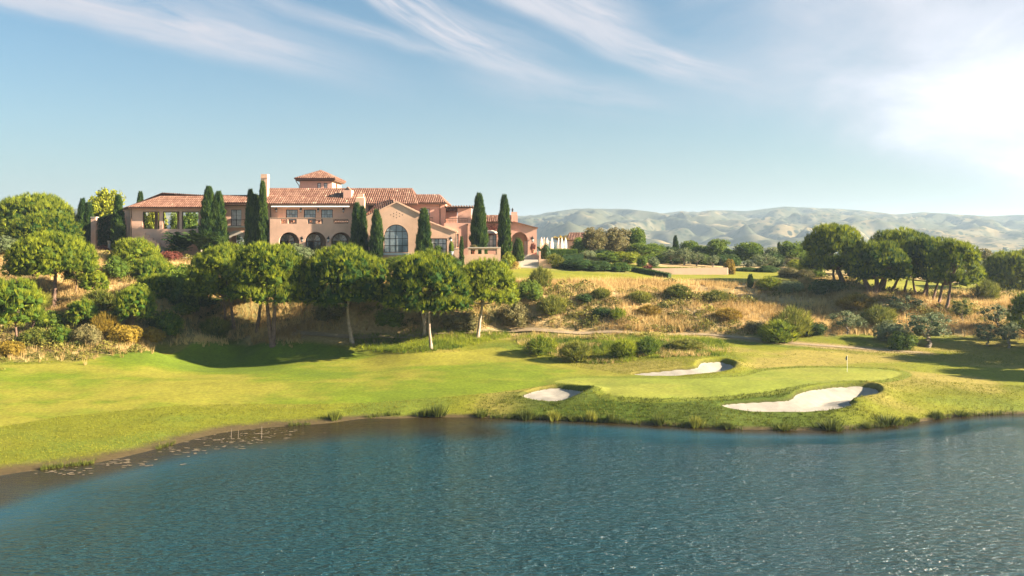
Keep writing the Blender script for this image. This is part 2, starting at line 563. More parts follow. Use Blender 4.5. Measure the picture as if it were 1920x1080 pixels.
def base_height(x, y):
    z = np.full(x.shape, 0.0)
    core = (x > -260) & (x < 260) & (y > -60) & (y < 420)
    zz = np.empty(x.shape)
    zz[core] = rbf_eval(x[core], y[core])
    zz[~core] = plain_z(x[~core], y[~core])
    p = plain_z(x, y)
    w = np.maximum(sstep(np.abs(x), 130, 250), np.maximum(sstep(y, 270, 400), sstep(-y, -30, 50)))
    wet = sstep(-y, -100, -60)                  # towards and behind the camera: the lake bed
    side = np.where(y < 112, -2.6, p)
    side = side * (1 - sstep(y, 90, 118)) + p * sstep(y, 90, 118) if True else side
    hillleft = np.where(x < 0, 1 - sstep(-x, 150, 330), 0) * sstep(y, 90, 140) * (1 - sstep(y, 300, 420))
    far = np.where(y < 100, -2.6, side + 18 * hillleft)
    z = np.where(core, zz * (1 - w) + far * w, np.where(y < 100, -2.6, p + 18 * hillleft))
    back = sstep(-y, 330, 520)
    z = z * (1 - back) + 3.5 * back
    return z


GZ = base_height(GX, GY)
# roughness of the wild ground
wildmask_y = sstep(GZ, 4.6, 6.5) * (1 - sstep(GZ, 11.4, 12.4)) * (GY < 200)
leftwild = sstep(-GX, 47, 55) * sstep(GZ, 4.0, 6.0) * (GY < 190)
wild0 = np.maximum(wildmask_y * (GX > -70), leftwild)
GZ = GZ + wild0 * (fbm(GX / 7, GY / 4, 4, 11) - 0.5) * 1.1
soft = near & (GZ > .2) & (GZ < 6)
GZ = GZ + np.where(soft, (fbm(GX / 16, GY / 9, 3, 21) - .5) * .45 * sstep(GZ, .2, 1.5), 0)


def zgrid(x, y, Z):
    x = np.asarray(x, float); y = np.asarray(y, float)
    i = np.clip(np.searchsorted(AX, x) - 1, 0, len(AX) - 2)
    j = np.clip(np.searchsorted(AY, y) - 1, 0, len(AY) - 2)
    fx = (x - AX[i]) / (AX[i + 1] - AX[i]); fy = (y - AY[j]) / (AY[j + 1] - AY[j])
    return (Z[j, i] * (1 - fx) + Z[j, i + 1] * fx) * (1 - fy) + (Z[j + 1, i] * (1 - fx) + Z[j + 1, i + 1] * fx) * fy


def ground_hit(px, py, Z=None, dmin=66, dmax=300):
    """where the line of sight through a photo pixel first meets the ground"""
    Z = GZ if Z is None else Z
    d = np.arange(dmin, dmax, 0.1)
    x = (px - 960) * d / K; z = CAMZ - (py - HOR) * d / K
    g = zgrid(x, d, Z)
    k = np.where(z <= g)[0]
    if len(k) == 0:
        k = [np.argmin(z - g)]
    i = k[0]
    return Vector((x[i], d[i], g[i]))


def zat(x, y):
    return float(zgrid(np.array([x]), np.array([y]), GZ)[0])


def wpoly(pts, n=5, Z=None):
    return smooth_poly([tuple(ground_hit(x, y, Z)[:2]) for x, y in pts], True, n)


P_FAIR = wpoly([(-200, 690), (0, 684), (150, 678), (320, 664), (450, 650), (560, 642), (640, 655), (720, 664), (800, 662), (880, 657), (940, 652), (1000, 668), (1080, 688), (1180, 702), (1290, 708),
                (1300, 716), (1150, 722), (1060, 720), (960, 733), (800, 747), (640, 757), (420, 758), (250, 768), (100, 784), (0, 800), (-200, 830)], 3)
P_GREEN = wpoly([(1040, 716), (1110, 729), (1150, 742), (1250, 747), (1340, 744), (1430, 736), (1500, 724), (1600, 718), (1660, 711), (1690, 702), (1670, 694), (1590, 690), (1500, 690), (1430, 696), (1390, 706), (1290, 711), (1180, 709), (1090, 709)], 4)
P_RFAIR = wpoly([(1385, 645), (1500, 655), (1660, 668), (1800, 682), (2100, 690), (2100, 725), (1900, 722), (1760, 715), (1700, 703), (1680, 692), (1590, 687), (1490, 687), (1420, 690), (1385, 670)], 3)
P_LAWN = smooth_poly([(-58, 170), (-40, 171), (-25, 171), (-8, 171)] + [tuple(ground_hit(x, y)[:2]) for x, y in [(950, 528), (1100, 528), (1250, 527), (1400, 531), (1490, 529)]] + [(72, 192), (70, 201), (50, 205), (30, 204), (12, 200), (2, 192), (-2, 183), (-40, 179), (-60, 176)], True, 4)
P_RLAWN = smooth_poly([tuple(ground_hit(x, y)[:2]) for x, y in [(1650, 546), (1720, 550), (1780, 550), (1850, 552), (1920, 552)]] + [(120, 170), (118, 200), (95, 208), (78, 200)], True, 3)
PATH_C = smooth_poly([tuple(ground_hit(x, y)[:2]) for x, y in [(560, 625.5), (600, 629), (650, 633), (720, 632), (800, 628), (880, 624), (960, 622), (1040, 622.5), (1120, 624), (1200, 626), (1290, 627.5), (1370, 632), (1430, 638), (1500, 645), (1580, 651), (1660, 657), (1730, 662)]], False, 6)

# ---- bunkers: outline, cut depth
BUNKERS = [
    dict(px=[(976, 739), (995, 731), (1022, 725), (1050, 724), (1075, 727), (1106, 731), (1098, 737), (1075, 746), (1048, 752), (1015, 750), (990, 746)], dep=(0.25, 1.9), side=1.1),
    dict(px=[(1183, 700), (1225, 694), (1262, 690), (1300, 687), (1310, 678), (1330, 675), (1355, 676), (1376, 682), (1379, 689), (1366, 697), (1330, 701), (1270, 704), (1215, 704)], dep=(0.2, 1.9), side=1.0),
    dict(px=[(1349, 757), (1380, 752), (1430, 748), (1475, 745), (1490, 735), (1520, 727), (1560, 722.5), (1605, 721), (1640, 725), (1653, 734), (1645, 742), (1622, 746), (1598, 750), (1603, 758), (1585, 766), (1540, 771), (1480, 772), (1410, 771), (1368, 765)], dep=(0.22, 2.4), side=1.3),
]
GZ0 = GZ.copy()
for bk in BUNKERS:
    pl = wpoly(bk['px'], 6)
    bk['poly'] = pl
    bk['y0'], bk['y1'] = pl[:, 1].min(), pl[:, 1].max()
    bk['x0'], bk['x1'] = pl[:, 0].min(), pl[:, 0].max()


def bunker_cut(bk, x, y, lip=0.45):
    s = sd_poly(x, y, bk['poly'])
    fy = np.clip((y - bk['y0']) / (bk['y1'] - bk['y0']), 0, 1)
    fx = np.clip((x - bk['x0']) / (bk['x1'] - bk['x0']), 0, 1)
    D = bk['dep'][0] + (bk['dep'][1] - bk['dep'][0]) * np.clip(fy ** 1.3 * .35 + bk['side'] * fx ** 1.8 * .65, 0, 1)
    L = np.minimum(D, .42)
    return L * sstep(s, -0.05, .34) + (D - L) * sstep(s, .1, 4.6), s


for bk in BUNKERS:
    m = (GX > bk['x0'] - 3) & (GX < bk['x1'] + 3) & (GY > bk['y0'] - 3) & (GY < bk['y1'] + 3)
    c, s = bunker_cut(bk, GX[m], GY[m])
    GZ[m] -= c
    # a raised, turfed lip round the back and right
    fy = np.clip((GY[m] - bk['y0']) / (bk['y1'] - bk['y0']), 0, 1.2); fx = np.clip((GX[m] - bk['x0']) / (bk['x1'] - bk['x0']), 0, 1.2)
    GZ[m] += 0.45 * np.clip(fx * 1.6 - .6, 0, 1) * sstep(s, -2.8, -.3) * (1 - sstep(s, -.2, .35)) * (s < .35)

# the path is a levelled strip
pm = (GX > -70) & (GX < 75) & (GY > 120) & (GY < 175)
dpth = np.full(GX.shape, 99.0)
dpth[pm] = dist_line(GX[pm], GY[pm], PATH_C)
pathz = np.array([zat(a, b) for a, b in PATH_C])

# ------------------------------------------------------------------ ground colours (the grass, soil and sand themselves)
sF = np.full(GX.shape, -99.0); sG = sF.copy(); sRF = sF.copy(); sL = sF.copy(); sRL = sF.copy()
sF[near] = sd_poly(GX[near], GY[near], P_FAIR); sG[near] = sd_poly(GX[near], GY[near], P_GREEN)
sRF[near] = sd_poly(GX[near], GY[near], P_RFAIR); sL[near] = sd_poly(GX[near], GY[near], P_LAWN)
sRL[near] = sd_poly(GX[near], GY[near], P_RLAWN)
jit = (fbm(GX / 2.3, GY / 1.4, 3, 3) - .5) * 1.3

C_ROUGH = np.array([.150, .155, .011]); C_FAIR = np.array([.130, .168, .010]); C_GREEN = np.array([.195, .222, .028]); C_DRY = np.array([.30, .225, .06])
C_SOIL = np.array([.36, .245, .115]); C_LAWN = np.array([.215, .205, .02]); C_STRAW = np.array([.48, .35, .16]); C_SCRUB = np.array([.10, .095, .025])
C_MUD = np.array([.085, .055, .03]); C_PLAIN = np.array([.13, .13, .05]); C_LUSH = np.array([.10, .145, .018])


def lay(base, colr, m):
    return base * (1 - m[..., None]) + colr * m[..., None]


n1 = fbm(GX / 14, GY / 8, 4, 31); n2 = fbm(GX / 3.5, GY / 2.0, 4, 41); n3 = fbm(GX / 40, GY / 22, 3, 51)
GC = np.broadcast_to(C_ROUGH, GX.shape + (3,)).copy()
GC = lay(GC, C_DRY, sstep(n1, .5, .72) * .55)
GC = lay(GC, C_LUSH, sstep(n1, .48, .3) * .55)
# thickly grown bank below the green, its shade painted in as darker grass
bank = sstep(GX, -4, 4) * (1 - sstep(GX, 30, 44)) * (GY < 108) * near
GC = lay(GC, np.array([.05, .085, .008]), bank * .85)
# wild slope
wild = np.clip(sstep(GZ0 + jit * .5, 4.5, 5.4) * near, 0, 1) * np.clip(1 - sstep(sF, -1, 0.3) - sstep(sRF, -1, .3), 0, 1)
wild = np.maximum(wild, sstep(-GX + jit * 2, 33, 37) * sstep(GZ0 + jit, 3.1, 4.0) * near)
soilmix = lay(lay(np.broadcast_to(C_SOIL, GC.shape).copy(), C_STRAW, sstep(n2, .42, .62)), C_SCRUB, sstep(n1, .52, .66) * .8)
GC = GC * (1 - wild[..., None]) + soilmix * wild[..., None]
fe = sstep(sF + jit * .25, -.25, .25); ge = sstep(sG + jit * .1, -.15, .15); rfe = sstep(sRF + jit * .4, -.4, .4); le = sstep(sL + jit * .5, -.5, .5); rle = sstep(sRL + jit * .4, -.4, .4)
fairc = lay(lay(np.broadcast_to(C_FAIR, GC.shape).copy(), np.array([.25, .215, .03]), sstep(n3 * .55 + n2 * .2 + n1 * .25, .46, .60) * .75), np.array([.10, .145, .012]), sstep(n3 * .6 + n1 * .4, .5, .36) * .7)
GC = lay(GC, C_FAIR * .0 + fairc, fe)
GC = lay(GC, lay(np.broadcast_to(C_ROUGH * 1.15, GC.shape).copy(), C_DRY, sstep(n1, .42, .62) * .7), rfe)
gc = lay(np.broadcast_to(C_GREEN, GC.shape).copy(), np.array([.25, .235, .04]), sstep(n1, .5, .65) * .5)
# green collar: a slightly deeper ring
GC = lay(GC, np.array([.14, .16, .016]), sstep(sG, -1.5, -1.1) * (1 - ge))
GC = lay(GC, gc, ge)
lawnc = lay(np.broadcast_to(C_LAWN, GC.shape).copy(), np.array([.15, .17, .015]), sstep(n1, .5, .35) * .6)
GC = lay(GC, lawnc, np.maximum(le, rle))
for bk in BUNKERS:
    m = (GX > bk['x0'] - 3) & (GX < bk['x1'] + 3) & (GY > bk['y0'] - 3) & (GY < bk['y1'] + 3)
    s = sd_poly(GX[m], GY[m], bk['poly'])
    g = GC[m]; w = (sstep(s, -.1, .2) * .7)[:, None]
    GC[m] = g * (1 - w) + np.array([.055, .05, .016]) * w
# muddy margin at the water line
mud = (1 - sstep(GZ0 + jit * .12, .10, .34)) * near
GC = lay(GC, C_MUD, mud * .9)
soilpath = sstep(-dpth + jit * .5, -2.6, -1.2)
GC = lay(GC, C_SOIL, soilpath * .7)
# house terrace: gravel and planting soil
terr = near & (GX < 26) & (GY > 184)
GC = lay(GC, np.array([.22, .2, .06]), terr * sstep(GY, 184, 187) * .8)
# the plain behind: fields
fld = np.clip(sstep(GY, 235, 300) + (~near), 0, 1)
plainc = lay(lay(np.broadcast_to(C_PLAIN, GC.shape).copy(), np.array([.30, .24, .11]), sstep(fbm(GX / 150, GY / 220, 3, 61), .5, .58)), np.array([.07, .085, .03]), sstep(fbm(GX / 90, GY / 200, 3, 71), .54, .62))
GC = lay(GC, plainc, fld)


def ground_mat(name, bump, bscale, rough=.9):
    m, N, b, out = material(name)
    at = N.new('ShaderNodeAttribute', attribute_name='Col')
    geo = N.new('ShaderNodeNewGeometry')
    p = geo.outputs['Position']
    st = N.new('ShaderNodeMapping'); st.inputs['Scale'].default_value = (1.0, 1.0, 1.0)
    N.link(p, st.inputs[0])
    f1 = N.noise(st.outputs[0], 2.2, 6, 0.7)
    f2 = N.noise(st.outputs[0], 0.35, 4, 0.6)
    k = N.m('MULTIPLY', N.lin(f1, .25, .75, .62, 1.38), N.lin(f2, .3, .7, .86, 1.14))
    sc = N.new('ShaderNodeVectorMath', operation='SCALE')
    N.link(at.outputs['Color'], sc.inputs[0]); N.link(k, sc.inputs['Scale'])
    N.link(sc.outputs[0], b.inputs['Base Color'])
    b.inputs['Roughness'].default_value = rough
    b.inputs['Specular IOR Level'].default_value = 0.15
    if bump:
        bn = N.new('ShaderNodeBump')
        bn.inputs['Strength'].default_value = bump
        bn.inputs['Distance'].default_value = 0.12
        N.link(N.noise(p, bscale, 5, 0.65), bn.inputs['Height'])
        N.link(bn.outputs[0], b.inputs['Normal'])
    return m


M_ROUGH = ground_mat('rough_grass_ground', .8, 5.0)
M_MOWN = ground_mat('mown_grass', .25, 7.0)
M_PUTT = ground_mat('putting_grass', .08, 8.0)

ny, nx = GX.shape
V = np.stack([GX, GY, GZ], -1).reshape(-1, 3)
idx = np.arange(nx * ny).reshape(ny, nx)
F = np.stack([idx[:-1, :-1], idx[:-1, 1:], idx[1:, 1:], idx[1:, :-1]], -1).reshape(-1, 4)


def fmean(A):
    return (A[:-1, :-1] + A[:-1, 1:] + A[1:, 1:] + A[1:, :-1]).reshape(-1) / 4


inF, inG, inRF, inL = fmean(sF) > 0, fmean(sG) > 0, fmean(sRF) > 0, np.maximum(fmean(sL), fmean(sRL)) > 0
inbk = np.zeros(len(F), bool)
fcx, fcy = fmean(GX), fmean(GY)
for bk in BUNKERS:
    inbk |= sd_poly(fcx, fcy, bk['poly']) > -.4
inF &= ~inbk; inG &= ~inbk; inRF &= ~inbk
owner = np.where(inG, 1, np.where(inF | inRF, 2, np.where(inL, 3, 0)))
for k, (nm, mat) in enumerate([('ground', M_ROUGH), ('putting_green', M_PUTT), ('fairway', M_MOWN), ('lawn', M_MOWN)]):
    f = F[owner == k]
    used = np.unique(f)
    remap = np.full(len(V), -1); remap[used] = np.arange(len(used))
    o = link(nm, np_mesh(nm, V[used], remap[f], smooth=True, colors={'Col': GC.reshape(-1, 3)[used]}), mat)
    tag(o, kind='structure')

# ------------------------------------------------------------------ path
M_PATH = plain('path_sand', (.30, .22, .13), .95, .25, .8, .3, 8)
pv = []; wid = 0.65
for i, (x, y) in enumerate(PATH_C):
    a = PATH_C[max(i - 1, 0)]; b = PATH_C[min(i + 1, len(PATH_C) - 1)]
    t = np.array(b) - np.array(a); t /= np.linalg.norm(t); nn = np.array([-t[1], t[0]])
    w = wid * (1 + .25 * (vnoise(np.array(i * .35), np.array(1.0), 4) - .5))
    for s in (-1, -.33, .33, 1):
        q = np.array([x, y]) + nn * s * w
        pv.append((q[0], q[1], max(zat(q[0], q[1]), zat(x, y) - .05) + .05 + .05 * (1 - abs(s))))
pv = np.array(pv); m_ = len(PATH_C)
pf = [(i * 4 + k, i * 4 + k + 1, i * 4 + k + 5, i * 4 + k + 4) for i in range(m_ - 1) for k in range(3)]
tag(link('path', np_mesh('path', pv, np.array(pf), smooth=True), M_PATH), kind='structure')

# ------------------------------------------------------------------ bunker sand
M_SAND = plain('bunker_sand', (.31, .275, .225), .95, .12, 1.2, .5, 6)
for bk in BUNKERS:
    st = .3
    xs = np.arange(bk['x0'] - .5, bk['x1'] + .5, st); ys = np.arange(bk['y0'] - .5, bk['y1'] + .5, st)
    X, Y = np.meshgrid(xs, ys)
    s = sd_poly(X.ravel(), Y.ravel(), bk['poly']).reshape(X.shape)
    # pull grid points just outside onto the outline so that the sand has a smooth edge
    ins = .30
    gxs = np.gradient(s, st, axis=1); gys = np.gradient(s, st, axis=0)
    nrm = np.sqrt(gxs ** 2 + gys ** 2) + 1e-6
    edge = (s < ins) & (s > ins - st * 1.05)
    mv = np.where(edge, ins - s, 0)
    X = X + gxs / nrm * mv; Y = Y + gys / nrm * mv
    keep = s > ins - st * 1.05
    c, s2 = bunker_cut(bk, X.ravel(), Y.ravel(), .3)
    z0 = zgrid(X.ravel(), Y.ravel(), GZ0)
    c2, _ = bunker_cut(bk, X.ravel(), Y.ravel(), .45)
    z = zgrid(X.ravel(), Y.ravel(), GZ) + .07 + (fbm(X.ravel() / 1.2, Y.ravel() / 1.0, 3, 8) - .5) * .10
    ii = np.arange(X.size).reshape(X.shape)
    q = np.stack([ii[:-1, :-1], ii[:-1, 1:], ii[1:, 1:], ii[1:, :-1]], -1).reshape(-1, 4)
    kk = keep.ravel()
    q = q[kk[q].all(1)]
    used = np.unique(q); rm = np.full(X.size, -1); rm[used] = np.arange(len(used))
    vv = np.c_[X.ravel(), Y.ravel(), z][used]
    tag(link('sand_bunker', np_mesh('sand_bunker', vv, rm[q], smooth=True), M_SAND), kind='structure')

# ------------------------------------------------------------------ water
wx = axis([(-420, -140, 28), (-140, 140, 1.5), (140, 420, 28)]); wy = axis([(-480, -20, 20), (-20, 60, 3), (60, 125, 1.0)])
WX, WY = np.meshgrid(wx, wy)
ds = dist_line(WX.ravel(), WY.ravel(), shore).reshape(WX.shape)
sheltn = fbm(WX / 22, WY / 10, 3, 91)
shelter = 3.0 + 5 * sheltn + 5 * sstep(-WX, -6, 15)
rip = sstep(ds, shelter * .55, shelter * 1.5) * (.55 + .75 * fbm(WX / 30, WY / 14, 4, 92))
dep = np.clip(-zgrid(WX.ravel(), WY.ravel(), GZ).reshape(WX.shape), 0, 5)
ii = np.arange(WX.size).reshape(WX.shape)
wf = np.stack([ii[:-1, :-1], ii[:-1, 1:], ii[1:, 1:], ii[1:, :-1]], -1).reshape(-1, 4)
m, N, b, out = material('lake_water')
geo = N.new('ShaderNodeNewGeometry')
ar = N.new('ShaderNodeAttribute', attribute_name='ripple'); ad = N.new('ShaderNodeAttribute', attribute_name='depth')
mp = N.new('ShaderNodeMapping'); mp.inputs['Scale'].default_value = (.62, 2.1, 1.0); mp.inputs['Rotation'].default_value = (0, 0, R(8))
N.link(geo.outputs['Position'], mp.inputs[0])
h1 = N.noise(mp.outputs[0], 1.45, 3, 0.55, dist=.5)
h2 = N.noise(mp.outputs[0], 3.6, 3, 0.6, dist=.3)
h3 = N.noise(mp.outputs[0], .22, 2, 0.5)
hh = N.m('ADD', N.m('ADD', N.m('MULTIPLY', h1, .55), N.m('MULTIPLY', h2, .22)), N.m('MULTIPLY', h3, .5))
hh = N.m('MULTIPLY', hh, N.m('ADD', .12, ar.outputs['Fac']))
bn = N.new('ShaderNodeBump'); bn.inputs['Strength'].default_value = 1.0; bn.inputs['Distance'].default_value = 1.15
N.link(hh, bn.inputs['Height']); N.link(bn.outputs[0], b.inputs['Normal'])
N.link(N.mix(N.smooth(ad.outputs['Fac'], .3, 1.5), (.030, .020, .006), (.011, .056, .078)), b.inputs['Base Color'])  # muddy shallows, the brown darkened to stand in for the bank's reflection
b.inputs['Roughness'].default_value = .14
b.inputs['IOR'].default_value = 1.333
tag(link('water', np_mesh('water', np.c_[WX.ravel(), WY.ravel(), np.zeros(WX.size)], wf, {'ripple': rip.ravel(), 'depth': dep.ravel()}, smooth=True), m), kind='structure')

# ------------------------------------------------------------------ hills
hx = np.linspace(-5200, 5200, 760); hy = np.r_[np.linspace(1500, 4600, 260), np.linspace(4700, 6200, 12)]
HX, HY = np.meshgrid(hx, hy)
crest_px = np.array([-1500, -600, -200, 0, 135, 400, 800, 980, 1080, 1180, 1240, 1300, 1400, 1470, 1550, 1620, 1680, 1730, 1800, 1860, 1920, 2100, 2600, 3600])
crest_y = np.array([402, 396, 398, 396, 391, 400, 404, 404, 390, 392, 398, 392, 395, 387, 390, 394, 402, 397, 402, 405, 402, 396, 400, 405])
q = HX / HY * K + 960
crest = np.interp(q, crest_px, HOR - crest_y)                       # photo pixels above the horizon
yy = np.clip((HY - 1550) / (3500 - 1550), 0, 1.6)
wxp = HX + 260 * (fbm(HX / 420, HY / 420, 3, 101) - .5); wyp = HY + 260 * (fbm(HX / 420 + 40, HY / 420, 3, 102) - .5)
rid = 1 - np.abs(2 * fbm(wxp / 430, wyp / 620, 4, 103, .48) - 1) ** 1.0
rid2 = 1 - np.abs(2 * fbm(wxp / 170, wyp / 230, 3, 104, .5) - 1)
cap = (crest / K) * HY + CAMZ                                         # height that just reaches the skyline here
prof = sstep(yy, -.05, .95) ** 1.1
fac = (.30 + .62 * rid) * (1 - sstep(yy, .72, 1.0)) + (.88 + .12 * rid) * sstep(yy, .72, 1.0)
hz = cap * prof * fac + (rid2 - .62) * 100 * sstep(yy, .02, .35) * (1 - .75 * sstep(yy, .7, 1))
hz = hz + ((fbm(HX / 70, HY / 85, 4, 107, .55) - .5) * 34 - np.abs(fbm(wxp / 110, wyp / 150, 3, 108) - .5) * 40) * sstep(yy, .02, .3) * (1 - .55 * sstep(yy, .8, 1))
over = hz - cap * .985
hz = np.where(over > 0, cap * .985 + over * .15, hz)
hz = np.where(yy > 1.0, hz * (1 - sstep(yy, 1.0, 1.45)), hz)
hz = hz * sstep(yy, 0, .09) - 9 * (1 - sstep(yy, 0, .05))
hz *= 1 - sstep(np.abs(HX), 4600, 5200)
hn = fbm(HX / 120, HY / 160, 4, 111); hn2 = fbm(HX / 30, HY / 40, 3, 112)
HC = np.broadcast_to(np.array([.165, .14, .09]), HX.shape + (3,)).copy()
HC = lay(HC, np.array([.30, .22, .11]), sstep(hn, .50, .64))
HC = lay(HC, np.array([.06, .065, .038]), sstep(hn2 * .6 + fbm(HX / 260, HY / 300, 3, 113) * .4, .43, .54) * .9)
m, N, b, out = material('hillside')
at = N.new('ShaderNodeAttribute', attribute_name='Col'); geo = N.new('ShaderNodeNewGeometry')
f1 = N.noise(geo.outputs['Position'], .045, 4, .7)
vor = N.new('ShaderNodeTexVoronoi'); vor.inputs['Scale'].default_value = .055; N.link(geo.outputs['Position'], vor.inputs['Vector'])
bush = N.m('MULTIPLY', N.smooth(vor.outputs['Distance'], .42, .3), N.smooth(N.noise(geo.outputs['Position'], .006, 4, .65), .38, .52))
N.link(N.mix(bush, N.mix(N.lin(f1, .3, .7, 0, .5), at.outputs['Color'], (.08, .08, .035)), (.022, .034, .016)), b.inputs['Base Color'])
b.inputs['Roughness'].default_value = 1.0; b.inputs['Specular IOR Level'].default_value = 0.0
ii = np.arange(HX.size).reshape(HX.shape)
hf = np.stack([ii[:-1, :-1], ii[:-1, 1:], ii[1:, 1:], ii[1:, :-1]], -1).reshape(-1, 4)
tag(link('hills', np_mesh('hills', np.c_[HX.ravel(), HY.ravel(), hz.ravel()], hf, smooth=True, colors={'Col': HC.reshape(-1, 3)}), m), kind='structure')

# ------------------------------------------------------------------ haze
HAZE = 0.00015
mh = bpy.data.materials.new('air_haze'); mh.use_nodes = True; mh.node_tree.nodes.clear()
N = NT(mh.node_tree)
out = N.new('ShaderNodeOutputMaterial'); vs = N.new('ShaderNodeVolumePrincipled')
vs.inputs['Color'].default_value = (.62, .80, .98, 1); vs.inputs['Density'].default_value = HAZE; vs.inputs['Anisotropy'].default_value = .25
N.link(vs.outputs[0], out.inputs['Volume'])
hb = MB().box(-9400, 9400, -1700, 9400, -16, float(hz.max()) + 14)
tag(hb.build('haze', mh), kind='stuff')


# ================================================================== CLUBHOUSE
def stucco(name, c):
    m, N, b, out = material(name)
    geo = N.new('ShaderNodeNewGeometry')
    p = geo.outputs['Position']
    f = N.noise(p, .35, 5, .6); g = N.noise(p, 3.0, 4, .65)
    mp = N.new('ShaderNodeMapping'); mp.inputs['Scale'].default_value = (1.6, 1.6, .18); N.link(p, mp.inputs[0])
    streak = N.noise(mp.outputs[0], 1.0, 4, .65)
    a = N.mix(N.lin(f, .3, .7), tuple(x * .86 for x in c), tuple(min(1, x * 1.1) for x in c))
    a = N.mix(N.m('MULTIPLY', N.lin(streak, .55, .8), .28), a, (c[0] * .62, c[1] * .6, c[2] * .6))
    a = N.mix(N.m('MULTIPLY', N.lin(g, .4, .8), .12), a, (min(1, c[0] * 1.2), min(1, c[1] * 1.2), min(1, c[2] * 1.2)))
    N.link(a, b.inputs['Base Color'])
    b.inputs['Roughness'].default_value = .9; b.inputs['Specular IOR Level'].default_value = .15
    bn = N.new('ShaderNodeBump'); bn.inputs['Strength'].default_value = .25; bn.inputs['Distance'].default_value = .03
    N.link(N.noise(p, 6, 4, .7), bn.inputs['Height']); N.link(bn.outputs[0], b.inputs['Normal'])
    return m


M_WALL = stucco('peach_stucco', (.77, .475, .335))
M_PINK = stucco('pink_stucco', (.77, .44, .325))
M_TAN = stucco('tan_stucco', (.74, .475, .325))
M_STONE = stucco('pale_stone', (.60, .53, .44))
M_DARK = plain('dark_metal', (.025, .02, .018), .5, .2, 4)
M_WOOD = plain('brown_timber', (.13, .065, .035), .7, .3, 4)
M_WHITE = plain('white_cloth', (.80, .78, .72), .8, .05, 2)
M_POT = plain('terracotta_pot', (.40, .18, .10), .8, .2, 4)
M_GREYPOT = plain('grey_pot', (.30, .32, .36), .6, .15, 4)
M_FLOOR = plain('stone_paving', (.45, .38, .30), .85, .2, 1.5)
M_INT = plain('dark_interior', (.05, .04, .035), .9, .3, 1.0)
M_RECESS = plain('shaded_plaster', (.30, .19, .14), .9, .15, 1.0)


def glassmat(name, c, rough=.06):
    m, N, b, out = material(name)
    geo = N.new('ShaderNodeNewGeometry')
    f = N.noise(geo.outputs['Position'], .8, 4, .6)
    N.link(N.mix(N.lin(f, .3, .7), tuple(x * .6 for x in c), tuple(min(1, x * 1.25) for x in c)), b.inputs['Base Color'])
    b.inputs['Roughness'].default_value = rough
    b.inputs['IOR'].default_value = 1.5
    b.inputs['Coat Weight'].default_value = .6
    b.inputs['Coat Roughness'].default_value = .03
    return m


M_GLASS = glassmat('window_glass', (.22, .27, .29))
M_GLASSB = glassmat('pale_window_glass', (.30, .37, .40))
M_CURT = glassmat('glass_with_white_curtain', (.62, .60, .58))
M_GLASSD = glassmat('dark_window_glass', (.03, .035, .04))


def tilemat():
    m, N, b, out = material('roof_tile_clay')
    at = N.new('ShaderNodeAttribute', attribute_name='tint')
    geo = N.new('ShaderNodeNewGeometry')
    f = N.noise(geo.outputs['Position'], .5, 5, .6)
    cr = N.new('ShaderNodeValToRGB')
    e = cr.color_ramp.elements
    e[0].position = 0; e[0].color = (.15, .065, .042, 1)
    e[1].position = 1; e[1].color = (.50, .35, .25, 1)
    for ps, c in ((.35, (.205, .105, .072, 1)), (.7, (.29, .165, .115, 1))):
        q = e.new(ps); q.color = c
    N.link(N.m('ADD', at.outputs['Fac'], N.m('MULTIPLY', N.m('SUBTRACT', f, .5), .6), clamp=True), cr.inputs[0])
    N.link(cr.outputs[0], b.inputs['Base Color'])
    b.inputs['Roughness'].default_value = .85; b.inputs['Specular IOR Level'].default_value = .2
    return m


M_TILE = tilemat()


def fx(px, d): return (px - 960) * d / K
def fz(py, d): return CAMZ - (py - HOR) * d / K
def pp(px, py, d): return Vector((fx(px, d), d, fz(py, d)))
def pts(l, d): return [(fx(a, d), fz(b, d)) for a, b in l]


def arch(cx, r, zs, z0, n=14):
    """arched opening outline"""
    o = [(cx - r, z0), (cx + r, z0)]
    for i in range(n + 1):
        t = math.pi * i / n
        o.append((cx + r * math.cos(t), zs + r * math.sin(t)))
    return o


def rect(x0, x1, z0, z1): return [(x0, z0), (x1, z0), (x1, z1), (x0, z1)]
def prect(a, b, c, e, d): return rect(fx(a, d), fx(b, d), fz(e, d), fz(c, d))


BASE = HZ - 1.6
house = empty('clubhouse', (-40.0, 188.0, HZ))
tag(house, 'large peach stucco clubhouse with red tiled roofs, arcade and square tower on the hilltop', 'building')


def wall(name, outer, holes, d, th, mat, parent=house):
    return MB().plate(outer, holes, d, d + th).build(name, mat, parent)


def slab(name, x0, x1, y0, y1, z0, z1, mat, parent=house):
    return MB().box(x0, x1, y0, y1, z0, z1).build(name, mat, parent)


